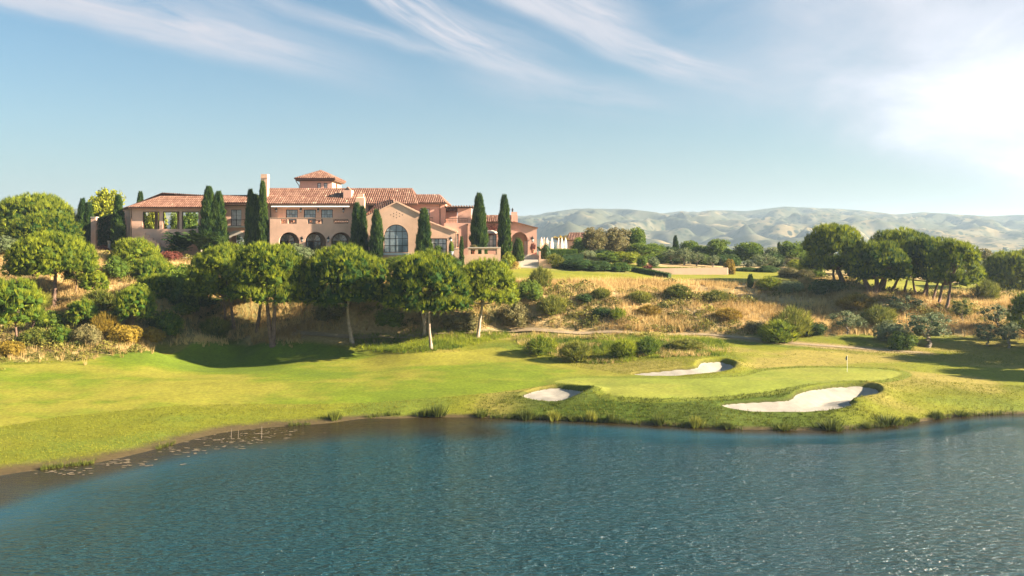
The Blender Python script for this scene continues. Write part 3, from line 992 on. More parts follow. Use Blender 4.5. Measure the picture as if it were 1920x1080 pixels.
def roof(A, B, C, D, pitch=.48, course=1.0, name='roof', parent=house, mat=None, back=False):
    """a tiled slope: A-B the eave, D-C the ridge, barrel tiles in columns from eave to ridge"""
    A, B, C, D = map(Vector, (A, B, C, D))
    e = (B - A).normalized()
    up = D - A if (D - A).cross(e).length > .5 else C - A
    n = e.cross(up).normalized()
    if n.z < 0: n = -n
    s = n.cross(e).normalized()
    if s.dot(up) < 0: s = -s
    poly = [((q - A).dot(e), (q - A).dot(s)) for q in (A, B, C, D)]
    base = MB()
    P4 = [A, B, C, D]
    dn = n * -.22
    base.add([q for q in P4] + [q + dn for q in P4], [(0, 1, 2, 3), (7, 6, 5, 4), (0, 4, 5, 1), (1, 5, 6, 2), (2, 6, 7, 3), (3, 7, 4, 0)])
    # capping tiles on the ridge and hips
    for a, b in ((D, C), (B, C), (A, D)):
        if (b - a).length > .3:
            base.tube([a + n * .06, b + n * .06], .17, 6)
    ro = base.build(name, mat or M_TILE, parent)
    t0 = min(p[0] for p in poly); t1 = max(p[0] for p in poly)
    cols = max(1, int(round((t1 - t0) / pitch))); w = (t1 - t0) / cols
    prof = [(-.5, -.1), (-.34, .30), (0, .50), (.34, .30), (.5, -.1)]
    V = []; F = []; T = []
    for c in range(cols):
        t = t0 + (c + .5) * w
        hs = []
        for i in range(4):
            (ta, ha), (tb, hb_) = poly[i], poly[(i + 1) % 4]
            if (ta - t) * (tb - t) < 0:
                hs.append(ha + (hb_ - ha) * (t - ta) / (tb - ta))
        if len(hs) < 2: continue
        h0, h1 = min(hs), max(hs)
        if h1 - h0 < .25: continue
        k = max(1, int(round((h1 - h0) / course)))
        ctint = rng.random() * .25
        for j in range(k):
            ha, hb_ = h0 + (h1 - h0) * j / k, h0 + (h1 - h0) * (j + 1) / k
            ti = float(np.clip(.32 + ctint * .6 + rng.normal(0, .17), 0, 1))
            b0 = len(V)
            for (h, lift) in ((ha - .05, .09), (hb_, .02)):
                for (q, r_) in prof:
                    V.append(A + e * (t + q * w) + s * h + n * (lift + r_ * w))
                    T.append(ti)
            for q in range(4):
                F.append((b0 + q, b0 + q + 1, b0 + q + 6, b0 + q + 5))
            F.append((b0, b0 + 1, b0 + 2, b0 + 3)); F.append((b0, b0 + 3, b0 + 4, b0 + 4))
    F = [f if f[2] != f[3] else (f[0], f[1], f[2], f[1]) for f in F]
    me = bpy.data.meshes.new('roof_tiles')
    me.from_pydata([tuple(v) for v in V], [], [f if len(set(f)) == 4 else tuple(dict.fromkeys(f)) for f in F])
    at = me.attributes.new('tint', 'FLOAT', 'POINT'); at.data.foreach_set('value', np.array(T, np.float32))
    tag(link('roof_tiles', me, mat or M_TILE, ro), kind='stuff')
    return ro


def window(px0, px1, py0, py1, d, cols=2, rows=3, arched=False, glass=None, fw=.10, mw=.05, parent=house, name='window', set_in=.22, mat=None):
    """frame with glazing bars; every pane is a piece of its own"""
    x0, x1, z0, z1 = fx(px0, d), fx(px1, d), fz(py1, d), fz(py0, d)
    y = d + set_in
    cx, r = (x0 + x1) / 2, (x1 - x0) / 2
    zs = z1 - r if arched else z1
    m_ = MB()
    inner = arch(cx, r - fw, zs, z0 + fw) if arched else rect(x0 + fw, x1 - fw, z0 + fw, z1 - fw)
    outer = arch(cx, r + .02, zs, z0 - .02) if arched else rect(x0 - .02, x1 + .02, z0 - .02, z1 + .02)
    m_.plate(outer, [inner], y - .05, y + .09)

    def top(x):
        return zs + math.sqrt(max(0, (r - fw) ** 2 - (x - cx) ** 2)) if arched else z1 - fw
    for c in range(1, cols):
        x = x0 + (x1 - x0) * c / cols
        m_.box(x - mw / 2 - (.03 if cols == 2 else 0), x + mw / 2 + (.03 if cols == 2 else 0), y - .03, y + .05, z0 + fw, top(x))
    for k in range(1, rows):
        z = z0 + (z1 - z0) * k / rows
        hw = r - fw
        if arched and z > zs: hw = math.sqrt(max(0, (r - fw) ** 2 - (z - zs) ** 2))
        m_.box(cx - hw, cx + hw, y - .028, y + .048, z - mw / 2, z + mw / 2)
    o = m_.build(name, mat or M_DARK, parent)
    for c in range(cols):
        for k in range(rows):
            a, b = x0 + (x1 - x0) * c / cols, x0 + (x1 - x0) * (c + 1) / cols
            u, v = z0 + (z1 - z0) * k / rows, z0 + (z1 - z0) * (k + 1) / rows
            a = max(a, x0 + fw * .6); b = min(b, x1 - fw * .6)
            xs = np.linspace(a, b, 7 if arched else 2)
            tp = [min(v, top(x) + .04) for x in xs]
            if max(tp) - u < .06: continue
            vs = [(a, y + .01, u), (b, y + .01, u)] + [(x, y + .01, max(u + .01, t)) for x, t in zip(xs[::-1], tp[::-1])]
            pm_ = MB(); nn = len(vs)
            pm_.add(vs + [(p[0], y + .03, p[2]) for p in vs], [tuple(range(nn)), tuple(range(2 * nn - 1, nn - 1, -1))])
            gl = glass(c, k) if callable(glass) else (glass or M_GLASS)
            pm_.build('pane', gl, o)
    return o


def lantern(px, py, d, s=1.0, parent=house):
    x, z = fx(px, d), fz(py, d)
    m_ = MB()
    m_.box(x - .07, x + .07, d - .06, d + .02, z + .1 * s, z + .55 * s)
    m_.tube([(x, d - .02, z + .45 * s), (x, d - .3, z + .62 * s), (x, d - .42, z + .5 * s)], .035, 6)
    m_.lathe((x, d - .42, z), [(.05, -.42 * s), (.16 * s, -.34 * s), (.22 * s, .12 * s), (.30 * s, .16 * s), (.16 * s, .36 * s), (.04, .5 * s)], 8)
    o = m_.build('wall_lantern', M_DARK, parent)
    MB().lathe((x, d - .42, z), [(.165 * s, -.3 * s), (.222 * s, .08 * s)], 8).build('lantern_glass', M_CURT, o)
    return o


def sidewall(x, y0, y1, z0, z1, mat, parent=house, th=.35, name='wall'):
    return slab(name, x - th / 2, x + th / 2, y0, y1, z0, z1, mat, parent)


# ---------------- left wing with the open upper loggia
d = 190.0
wall('wall', [(fx(245.3, d), BASE), (fx(420, d), BASE), (fx(420, d), fz(389, d)), (fx(245.3, d), fz(389, d))],
     [prect(267.3, 298.8, 396.6, 429.4, d), prect(305.3, 336.3, 396.6, 429.4, d), prect(341, 373.7, 396.6, 429.4, d), prect(336.5, 345, 459, 469.5, d)], d, .6, M_WALL)
window(336.5, 345, 459, 469.5, d, 2, 2, glass=M_CURT, mat=M_STONE)
for a, b in ((267.3, 298.8), (305.3, 336.3), (341, 373.7)):
    m_ = MB()
    x0, x1, z0, z1 = fx(a, d), fx(b, d), fz(429.4, d), fz(396.6, d)
    m_.plate(rect(x0, x1, z0, z1), [rect(x0 + .14, x1 - .14, z0 + .08, z1 - .2)], d + .15, d + .4)
    m_.build('opening_frame', M_WOOD, house)
zl = fz(430.5, d)
slab('loggia_floor', fx(246, d), fx(419, d), d + .6, 199.0, zl - .4, zl, M_FLOOR)
slab('loggia_ceiling', fx(246, d), fx(419, d), d + .6, 199.2, fz(391, d), fz(389.5, d) - .02, M_WOOD)
m_ = MB()
for p in (250, 290, 332, 372, 412):
    slab('loggia_pillar', fx(p, 199), fx(p, 199) + .6, 199.0, 199.5, zl - .2, fz(394, 199), M_WALL)
slab('wall', fx(246, d) - 1, fx(418, d), 199.0, 199.4, BASE, zl + .02, M_WALL)
slab('loggia_beam', fx(246, d) - 1, fx(418, d), 198.95, 199.55, fz(395.5, 199), fz(391.5, 199), M_WALL)
sidewall(fx(379, d), d + .6, 199, zl, fz(391.2, d), M_WALL)
# chamfered side wall running back to the left
m_ = MB()
xa, ya, xb, yb = fx(245.3, d), d, fx(228, 204), 204
zt = fz(389.4, d)
m_.add([(xa, ya + .01, BASE), (xb, yb, BASE), (xb, yb, zt), (xa, ya + .01, zt), (xa + .4, ya + .2, BASE), (xb + .4, yb + .2, BASE), (xb + .4, yb + .2, zt), (xa + .4, ya + .2, zt)],
       [(0, 1, 2, 3), (4, 7, 6, 5), (3, 2, 6, 7), (1, 5, 6, 2), (0, 3, 7, 4)])
m_.build('wall', M_WALL, house)
A, B, C, D = pp(240, 389.3, 189.2), pp(421, 388.8, 189.2), pp(421, 368, 194.6), pp(303, 369, 194.6)
B = Vector((B.x, B.y, A.z)); C = Vector((C.x, C.y, D.z))
roof(A, B, C, D)
BL = Vector((fx(226, 205), 205, A.z)); BR = Vector((B.x, 200.2, A.z))
roof(BL, A, D, D + Vector((-.05, .1, 0)), name='roof')
roof(BR, BL, D, C)
slab('gutter', A.x, B.x, 189.1, 189.22, A.z - .22, A.z - .04, M_WOOD)
MB().tube([(fx(246.5, 189.9), 189.88, A.z - .2), (fx(246.5, 189.9), 189.88, fz(470, 190))], .07, 6).build('downpipe', M_WOOD, house)
# stepped stair parapet in front of the wing
d = 188.0
st = [(262, 437), (272, 437), (272, 441), (279, 441), (279, 446), (286, 446), (286, 450.5), (292.5, 450.5), (292.5, 455), (299, 455), (299, 470), (299, 500), (262, 500)]
wall('stair_parapet', pts(st, d), [], d, .5, M_WALL)
m_ = MB()
for i in range(8):
    z = fz(441, d) - i * .42
    m_.box(fx(264, d) + i * .62, fx(264, d) + i * .62 + .62, d + .5, d + 1.95, BASE, z)
m_.build('stair', M_FLOOR, house)

# ---------------- balcony bay with the round garden arch
d = 191.2
zs = fz(457, d); r = 16.0 * d / K
wall('wall', [(fx(419.5, d), BASE), (fx(500, d), BASE), (fx(500, d), fz(380, d)), (fx(419.5, d), fz(380, d))],
     [prect(432.8, 452.5, 393.2, 423.8, d), arch(fx(444, d), r, zs, BASE + .1)], d, 1.4, M_WALL)
m_ = MB()
out_ = arch(fx(444, d), 24.5 * d / K, zs, BASE + .12, 20); inn = arch(fx(444, d), r - .02, zs, BASE + .14, 20)
m_.plate(out_, [inn], d - .12, d + .05)
m_.build('arch_surround', M_STONE, house)
window(432.8, 452.5, 393.2, 423.8, d, 2, 3, glass=M_CURT)
slab('balcony', fx(424, 190.6), fx(464.7, 190.6), 189.9, d - .005, fz(426.6, 190), fz(423.9, 190), M_STONE)
m_ = MB()
zb, ztp = fz(423.9, 190), fz(411.8, 190)
for i in range(21):
    x = fx(424.3, 190) + (fx(464.4, 190) - fx(424.3, 190)) * i / 20
    m_.box(x - .02, x + .02, 190.0, 190.04, zb, ztp)
m_.box(fx(424, 190), fx(464.7, 190), 189.98, 190.06, ztp, ztp + .07)
m_.build('balcony_railing', M_DARK, house)
A, B, C, D = pp(417, 381, 190.3), pp(502, 381, 190.3), pp(502, 367.2, 194.6), pp(417, 367.2, 194.6)
roof(A, B, C, D); roof(Vector((B.x, 199.5, A.z)), Vector((A.x, 199.5, A.z)), D, C)
m_ = MB()
for i in range(15):
    x = fx(423, 190) + (fx(463, 190) - fx(423, 190)) * i / 14
    m_.box(x - .07, x + .07, 189.6, 191.2, fz(384.4, 190), fz(382.6, 190))
m_.box(fx(422, 190), fx(464, 190), 189.75, 189.95, fz(385.6, 190), fz(384.4, 190) - .003)
m_.build('pergola', M_WOOD, house)
d = 188.2
bt = [(487, 452), (493, 449.5), (498, 445), (502, 438), (505, 430), (508, 430), (508, 500), (503, 500), (503, 458), (487, 456)]
wall('buttress', pts(bt, d), [], d, 1.0, M_STONE)

# ---------------- chimney at the left of the main block
d = 193.0
m_ = MB()
m_.box(fx(489.5, d), fx(501, d), d, d + 1.6, fz(400, d), fz(334, d))
m_.box(fx(488.6, d), fx(501.8, d), d - .12, d + 1.72, fz(334, d), fz(332, d))
m_.box(fx(489.2, d), fx(501.2, d), d - .05, d + 1.65, fz(332, d), fz(326.5, d))
m_.add([(fx(486, d), d, fz(372, d)), (fx(489.5, d), d, fz(355, d)), (fx(489.5, d), d, fz(372, d)), (fx(486, d), d + 1.6, fz(372, d)), (fx(489.5, d), d + 1.6, fz(355, d)), (fx(489.5, d), d + 1.6, fz(372, d))],
       [(0, 1, 2), (5, 4, 3), (0, 3, 4, 1)])
m_.build('chimney', M_TAN, house)

# ---------------- main block: arcade below, terrace and windows above
d = 187.0
zt = fz(408.9, d); zf = fz(421.5, d)
arcs = [(542.0, 19.2), (591.5, 19.9), (639.5, 19.2)]
holes = [arch(fx(c, d), r_ * d / K, fz(454.6, d), BASE + .1, 18) for c, r_ in arcs]
for a, b in ((526.6, 537.8), (540.6, 556.2), (576.3, 605.3), (625, 654)):
    holes.append(prect(a, b, 410.6, 419.4, d))
wall('arcade_wall', [(fx(506, d), BASE), (fx(672, d), BASE), (fx(672, d), zt), (fx(506, d), zt)], holes, d, .7, M_WALL)
m_ = MB()
m_.box(fx(505.6, d), fx(672.2, d), d - .06, d + .76, zt, zt + .1)
m_.build('parapet_coping', M_TAN, house)
slab('terrace_floor', fx(506, d), fx(672, d), d + .7, 191.0, zf - .5, zf, M_FLOOR)
sidewall(fx(506, d) + .18, d + .7, 191.0, BASE, zt, M_WALL); sidewall(fx(672, d) - .18, d + .7, 193.0, BASE, zt, M_WALL)
# lattice in the right-hand opening, rails in the others
m_ = MB()
x0, x1, z0, z1 = fx(625, d), fx(654, d), fz(419.4, d), fz(410.6, d)
for i in range(9):
    x = x0 + (x1 - x0) * (i + .5) / 9
    m_.tube([(x - .3, d + .3, z0), (x + .3, d + .3, z1)], .045, 4); m_.tube([(x + .3, d + .36, z0), (x - .3, d + .36, z1)], .045, 4)
m_.build('parapet_lattice', M_WOOD, house)
for a, b in ((526.6, 537.8), (540.6, 556.2), (576.3, 605.3)):
    m_ = MB()
    m_.box(fx(a, d), fx(b, d), d + .3, d + .38, fz(413, d) - .04, fz(413, d) + .04)
    n_ = max(2, int((b - a) / 2.2))
    for i in range(n_):
        x = fx(a, d) + (fx(b, d) - fx(a, d)) * (i + .5) / n_
        m_.box(x - .025, x + .025, d + .32, d + .36, fz(419.4, d), fz(413, d) - .04)
    m_.build('parapet_rail', M_WOOD, house)
# upper wall, set back
d = 191.0
wins = [(536.3, 558.4), (569.7, 592.2), (602.0, 624.0)]
holes = [prect(a, b, 392.8, 420.5, d) for a, b in wins]
wall('wall', [(fx(498.4, d), zf - 1.0), (fx(690, d), zf - 1.0), (fx(690, d), fz(381.6, d)), (fx(498.4, d), fz(381.6, d))], holes, d, .5, M_WALL)
for a, b in wins:
    window(a, b, 392.8, 420.5, d, 4, 3, fw=.16, mw=.06, glass=lambda c, k: M_GLASSB if (c + k) % 3 else M_GLASS)
slab('wall', fx(498.4, d), fx(506, 187) - .002, d + .002, d + .5, BASE, zf - 1.0, M_WALL)
# lower back wall of the arcade
dl = 191.5
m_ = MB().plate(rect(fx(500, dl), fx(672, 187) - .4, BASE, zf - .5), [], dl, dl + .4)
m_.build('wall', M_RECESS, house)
for c in (537, 586.5, 636):
    cx = fx(c + 1.5, dl); zsp = fz(452, dl); rr = 1.75
    m_ = MB(); m_.plate(arch(cx, rr, zsp, BASE + 1.6), [arch(cx, rr - .16, zsp, BASE + 1.65)], dl - .14, dl)
    for q in (-.55, 0, .55):
        m_.box(cx + q * rr - .04, cx + q * rr + .04, dl - .1, dl - .004, BASE + 1.7, zsp)
    m_.box(cx - rr, cx + rr, dl - .11, dl - .006, zsp - .1, zsp + .1)
    for q in (.6, 1.2, 1.8, 2.4):
        m_.tube([(cx, dl - .07, zsp), (cx + math.cos(q) * (rr - .1), dl - .07, zsp + math.sin(q) * (rr - .1))], .035, 4)
    o = m_.build('arcade_door', M_WOOD, house)
    MB().plate(arch(cx, rr - .14, zsp, zsp + .08), [], dl - .055, dl - .03).build('fanlight', M_CURT, o)
    MB().plate(rect(cx - rr + .1, cx + rr - .1, BASE + 1.6, zsp - .08), [], dl - .055, dl - .03).build('door_glass', M_GLASSD, o)
slab('arcade_floor', fx(507, 187), fx(671, 187), 187.7, 191.5, BASE, HZ + .12, M_FLOOR)
# awning folded along the eaves
m_ = MB().box(fx(508.8, 190.4), fx(656, 190.4), 190.0, 190.7, fz(387.2, 190.3), fz(385.2, 190.3))
m_.add([(fx(509, 190), 190.0, fz(386.2, 190.3)), (fx(655.8, 190), 190.0, fz(386.2, 190.3)), (fx(655.8, 190), 189.5, fz(388.0, 190.3)), (fx(509, 190), 189.5, fz(388.0, 190.3)),
        (fx(509, 190), 190.0, fz(386.5, 190.3)), (fx(655.8, 190), 190.0, fz(386.5, 190.3)), (fx(655.8, 190), 189.5, fz(388.4, 190.3)), (fx(509, 190), 189.5, fz(388.4, 190.3))],
       [(0, 1, 2, 3), (7, 6, 5, 4), (3, 2, 6, 7)])
m_.build('awning', M_WHITE, house)
for p in (518.7, 564.5, 597.2, 644.4):
    lantern(p, 394.6, 191.0, 1.05)
for p in (566.8, 616.2):
    lantern(p, 449.5, 187.0, 1.3)
A, B, C, D = pp(496.5, 383, 190.0), pp(783, 383, 190.0), pp(772.2, 354, 198.0), pp(503, 354.3, 198.0)
C = Vector((C.x, C.y, D.z)); ZE, ZR = A.z, D.z
roof(A, B, C, D); roof(Vector((B.x, 206, A.z)), Vector((A.x, 206, A.z)), D, C)
slab('gutter', A.x, B.x, 189.86, 189.98, A.z - .24, A.z - .03, M_WOOD)
MB().tube([(fx(505.6, 190), 190.82, A.z - .2), (fx(505.6, 190), 190.82, zt + .2)], .08, 6).build('downpipe', M_WOOD, house)
m_ = MB().plate([(191.0, BASE), (206, BASE), (206, ZE), (198, ZR - .25), (191.0, ZE)], [], fx(498.4, 191), fx(498.4, 191) + .4)
for i, v in enumerate(m_.v): m_.v[i] = (v[1], v[0], v[2])
m_.build('wall', M_WALL, house)
slab('wall', fx(498.4, 191), fx(835, 193), 205.4, 205.8, BASE, ZE - .1, M_WALL)
# roof vent house
d = 192.6
m_ = MB().box(fx(643.7, d), fx(658.7, d), d, d + 3.0, fz(372, d), fz(356.3, d)); m_.build('roof_vent', M_PINK, house)
dm = MB(); x0, x1, z0, z1 = fx(645.5, d), fx(656.9, d), fz(356.3, d), fz(349.7, d)
cx = (x0 + x1) / 2
dm.add([(x0, d + .1, z0), (x1, d + .1, z0), (cx, d + .1, z1), (x0, d + 2.4, z0), (x1, d + 2.4, z0), (cx, d + 2.4, z1)], [(0, 1, 2), (5, 4, 3), (0, 2, 5, 3), (2, 1, 4, 5)])
dm.build('vent_cap', M_TILE, house)
MB().plate([(cx - .4, z0 + .05), (cx + .4, z0 + .05), (cx + .25, z0 + .35), (cx, z0 + .5), (cx - .25, z0 + .35)], [], d + .04, d + .09).build('vent_opening', M_INT, house)
# chimney breast on the front
d = 185.6
m_ = MB().box(fx(667, d), fx(682.8, d), d, d + 1.38, BASE, fz(371, d))
m_.add([(fx(667, d), d, fz(371, d)), (fx(682.8, d), d, fz(371, d)), (fx(682.8, d), d + 1.38, fz(371, d)), (fx(667, d), d + 1.38, fz(371, d)),
        (fx(670.9, d), d + .25, fz(369.4, d)), (fx(681, d), d + .25, fz(369.4, d)), (fx(681, d), d + 1.2, fz(369.4, d)), (fx(670.9, d), d + 1.2, fz(369.4, d))],
       [(0, 1, 5, 4), (1, 2, 6, 5), (2, 3, 7, 6), (3, 0, 4, 7)])
m_.box(fx(670.9, d), fx(681, d), d + .25, d + 1.2, fz(369.4, d), fz(363, d))
m_.build('chimney', M_TAN, house)

# ---------------- tower
d = 203.0
x0, x1 = fx(562, d), fx(622.7, d); zb, ze = fz(372, d), fz(335.5, d); dp = 10.4
wl = [(595.0, 601.6), (606.8, 613.8)]
wall('tower_wall', rect(x0, x1, zb, ze), [prect(a, b, 343, 353.5, d) for a, b in wl], d, .4, M_PINK)
for a, b in wl: window(a, b, 343, 353.5, d, 1, 2, fw=.13, glass=M_CURT)
m_ = MB()
m_.plate(rect(d + .4, d + dp, zb, ze), [arch(d + 5.2, 1.15, fz(349, d), fz(357, d), 12)], x1 - .4, x1 - .01)
for i, v in enumerate(m_.v): m_.v[i] = (v[1], v[0], v[2])
m_.build('tower_wall', M_TAN, house)
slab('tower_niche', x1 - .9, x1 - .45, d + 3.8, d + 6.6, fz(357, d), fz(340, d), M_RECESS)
slab('tower_wall', x0 + .01, x0 + .4, d + .4, d + dp, zb, ze, M_PINK)
slab('tower_wall', x0, x1, d + dp, d + dp + .4, zb, ze, M_PINK)
o_ = 1.0
c4 = [Vector((x0 - o_, d - o_, ze)), Vector((x1 + o_, d - o_, ze)), Vector((x1 + o_, d + dp + o_, ze)), Vector((x0 - o_, d + dp + o_, ze))]
ap = Vector(((x0 + x1) / 2, d + dp / 2, fz(320.3, d + dp / 2)))
for i in range(4):
    roof(c4[i], c4[(i + 1) % 4], ap + Vector((.03, .03, 0)), ap, pitch=.5)
slab('tower_eave', x0 - .8, x1 + .8, d - .8, d + dp + .8, ze - .5, ze - .24, M_WOOD)
MB().tube([(x0 - .75, d - .75, ze - .5), (x0 - .1, d - .1, ze - 1.6), (x0 - .1, d - .1, zb)], .09, 6).build('downpipe', M_WOOD, house)

# ---------------- gabled hall with the great arched window
d = 184.0
cx = fx(742.5, d); rr = 22.8 * d / K; zsp = fz(443.7, d); zw0 = fz(473.4, d)
gab = [(687, 408), (687, 520), (790, 520), (790, 403.6), (744, 380.8)]
deco = []
for ox, oy in ((-11, 0), (-5.5, -2.6), (-5.5, 2.6), (0, -5.2), (0, 0), (0, 5.2), (5.5, -2.6), (5.5, 2.6), (11, 0)):
    q = (743.5 + ox, 403 + oy)
    deco.append(pts([(q[0] - 1.3, q[1]), (q[0], q[1] + 1.3), (q[0] + 1.3, q[1]), (q[0], q[1] - 1.3)], d))
gp = pts(gab, d); gp[1] = (gp[1][0], BASE); gp[2] = (gp[2][0], BASE)
wall('gable_wall', gp, [arch(cx, rr, zsp, zw0, 24)] + deco, d, .6, M_TAN)
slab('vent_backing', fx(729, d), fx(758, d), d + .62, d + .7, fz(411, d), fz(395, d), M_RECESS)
window(719.7, 765.3, 420.9, 473.4, d, 4, 4, True, fw=.13, mw=.1, set_in=.3, glass=lambda c, k: (M_GLASS if k == 0 and c in (1, 2) else M_GLASSB))
slab('window_sill', cx - rr - .35, cx + rr + .35, d - .28, d - .003, fz(478, d), fz(474.2, d), M_WHITE)
# rake copings
for a, b in (((685, 409.4), (744, 380)), ((744, 380), (791, 403.4))):
    p, q = pp(*a, d), pp(*b, d)
    m_ = MB(); up = Vector((0, 0, .34))
    f_, bk_ = Vector((0, -.22, 0)), Vector((0, .7, 0))
    m_.add([p + f_, q + f_, q + bk_, p + bk_, p + f_ + up, q + f_ + up, q + bk_ + up, p + bk_ + up], [(0, 3, 2, 1), (4, 5, 6, 7), (0, 1, 5, 4), (1, 2, 6, 5), (2, 3, 7, 6), (3, 0, 4, 7)])
    m_.build('rake_coping', M_TAN, house)
# roof of the hall
apx = pp(744, 380.6, d); e_l, e_r = pp(686, 408.4, d), pp(791, 403.6, d)
yb = 194.0
roof(Vector((e_l.x, yb, e_l.z)), e_l + Vector((0, .7, 0)), apx + Vector((0, .7, 0)), Vector((apx.x, yb, apx.z)))
roof(e_r + Vector((0, .7, 0)), Vector((e_r.x, yb, e_r.z)), Vector((apx.x, yb, apx.z)), apx + Vector((0, .7, 0)))
roof(pp(684, 407, 186.2), pp(745, 381.4, 186.2), pp(740, 380.8, 189.5), pp(707, 381.8, 189.5))
sidewall(fx(687, d) + .2, d + .6, 190.9, BASE, fz(409, d), M_TAN); sidewall(fx(790, d) - .2, d + .6, 193, BASE, fz(404.5, d), M_TAN)

# ---------------- pink upper block right of the hall
d = 193.0
wall('wall', [(fx(672, d), BASE), (fx(835.6, d), BASE), (fx(835.6, d), fz(380.6, d)), (fx(672, d), fz(380.6, d))], [prect(786.9, 805.6, 391, 418, d)], d, .5, M_PINK)
window(786.9, 805.6, 391, 418, d, 2, 3, glass=M_CURT)
m_ = MB()
for i in range(9):
    x = fx(786, d) + (fx(812, d) - fx(786, d)) * i / 8
    m_.box(x - .025, x + .025, d - .9, d - .86, fz(419.5, d), fz(409, d))
m_.box(fx(785.5, d), fx(812.5, d), d - .92, d - .84, fz(409, d), fz(408, d)); m_.box(fx(785.5, d), fx(812.5, d), d - .95, d - .005, fz(421, d), fz(419.5, d))
m_.build('balcony_railing', M_DARK, house)
A, B, C, D = pp(751, 381.2, 192.2), pp(836.5, 381.2, 192.2), pp(823.5, 366, 199), pp(774, 366, 199)
roof(A, B, C, D); BR = Vector((B.x, 206.2, B.z))
roof(B, BR, C + Vector((0, .1, 0)), C); roof(BR, Vector((A.x, 206.2, A.z)), D, C)
slab('gutter', fx(783.5, 192), B.x, 192.08, 192.2, A.z - .24, A.z - .03, M_WOOD)
sidewall(fx(835.6, d) - .2, d + .5, 205.4, BASE, fz(381.8, d), M_PINK)
MB().tube([(fx(825, d), d - .1, fz(382, d)), (fx(825, d), d - .1, fz(440, d))], .09, 6).build('downpipe', M_WOOD, house)

# ---------------- low sloping wing with the curtained garden doors
d = 185.0
lp = pts([(790.2, 412), (853.5, 435.8), (853.5, 520), (790.2, 520)], d); lp[2] = (lp[2][0], BASE); lp[3] = (lp[3][0], BASE)
wall('wall', lp, [prect(807.5, 837.9, 446.9, 477, d)], d, .5, M_TAN)
window(807.5, 837.9, 446.9, 477, d, 4, 3, fw=.2, mw=.12, glass=lambda c, k: M_CURT if c in (0, 2, 3) else M_GLASS)
p, q = pp(790.2, 411.4, d), pp(855, 435.6, d)
m_ = MB(); up = Vector((0, 0, .26)); f_, bk_ = Vector((0, -.2, 0)), Vector((0, 4.0, 0))
m_.add([p + f_, q + f_, q + bk_, p + bk_, p + f_ + up, q + f_ + up, q + bk_ + up, p + bk_ + up], [(0, 3, 2, 1), (4, 5, 6, 7), (0, 1, 5, 4), (1, 2, 6, 5), (2, 3, 7, 6), (3, 0, 4, 7)])
m_.build('wing_roof', M_TAN, house)
sidewall(fx(853.5, d) - .2, d + .5, 189, BASE, fz(436.6, d), M_TAN)
lantern(845.6, 449.5, d, 1.2)

# ---------------- block with the roof terrace and pergola
d = 189.0
wall('wall', [(fx(833, d), BASE), (fx(885.5, d), BASE), (fx(885.5, d), fz(418, d)), (fx(833, d), fz(418, d))], [prect(853.6, 860, 438.4, 463, d)], d, .5, M_PINK)
window(853.6, 860, 438.4, 463, d, 1, 3, fw=.14, glass=M_GLASSB)
sidewall(fx(885.5, d) - .2, d + .5, 196, BASE, fz(418, d), M_PINK)
slab('terrace_floor', fx(833, d), fx(885.5, d) - .4, d + .5, 196, fz(421, d), fz(419, d), M_FLOOR)
MB().tube([(fx(876.5, d), d - .1, fz(420, d)), (fx(876.5, d), d - .1, fz(464, d))], .1, 6).box(fx(875, d), fx(878, d), d - .25, d, fz(422.5, d), fz(419.5, d)).build('downpipe', M_WOOD, house)
m_ = MB()
for i in range(16):
    x = fx(834, d) + (fx(876, d) - fx(834, d)) * i / 15
    m_.box(x - .03, x + .03, d + .2, d + .26, fz(418, d), fz(410, d))
m_.box(fx(834, d), fx(876, d), d + .17, d + .29, fz(410, d), fz(409, d)); m_.box(fx(834, d), fx(876, d), d + .2, d + .26, fz(414.4, d), fz(413.8, d))
m_.build('terrace_railing', M_WOOD, house)
d2 = 195.0
slab('wall', fx(836, d2), fx(857, d2), d2, d2 + .4, fz(421, d2), fz(392.6, d2), M_PINK)
roof(pp(835, 396.5, d2 - .6), pp(858, 396.5, d2 - .6), pp(858, 392.2, d2 + .5), pp(835, 392.2, d2 + .5))
slab('pergola_pillar', fx(858, 192), fx(884, 192), 192, 194.0, fz(419, 192), fz(390.4, 192), M_PINK)
m_ = MB()
for yy_ in (191.0, 194.4):
    m_.box(fx(834, 191), fx(886.5, 191), yy_, yy_ + .25, fz(390.2, 191), fz(387.6, 191))
for i in range(11):
    x = fx(835, 191) + (fx(885.5, 191) - fx(835, 191)) * i / 10
    m_.box(x - .09, x + .09, 189.8, 195.4, fz(387.55, 191), fz(385.4, 191))
m_.build('pergola', M_WOOD, house)

# ---------------- low linking range with the small red roof
d = 194.0
wall('wall', [(fx(885, d), BASE), (fx(958, d), BASE), (fx(958, d), fz(417, d)), (fx(885, d), fz(417, d))], [prect(910.6, 931, 439.4, 470, d)], d, .5, M_PINK)
window(910.6, 931, 439.4, 470, d, 3, 3, fw=.16, mw=.09, glass=lambda c, k: M_CURT if c == 1 else M_GLASSB)
roof(pp(884, 417, 193.2), pp(960, 417, 193.2), pp(960, 404.7, 198), pp(884, 404.7, 198))
slab('wall', fx(885, d), fx(958, d), 203, 203.4, BASE, fz(417, d), M_PINK)
roof(pp(960, 417, 193.2) + Vector((0, 10.4, 0)), pp(884, 417, 193.2) + Vector((0, 10.4, 0)), pp(884, 404.7, 198), pp(960, 404.7, 198))
slab('gutter', fx(886, d), fx(957, d), 193.08, 193.19, fz(419, 193.2), fz(417.4, 193.2), M_WOOD)
m_ = MB()
m_.lathe((fx(918, 193), 193.2, fz(437.5, 193)), [(2.0, 0), (1.7, .35), (1.0, .65), (.1, .8)], 12); m_.build('door_canopy', M_STONE, house)

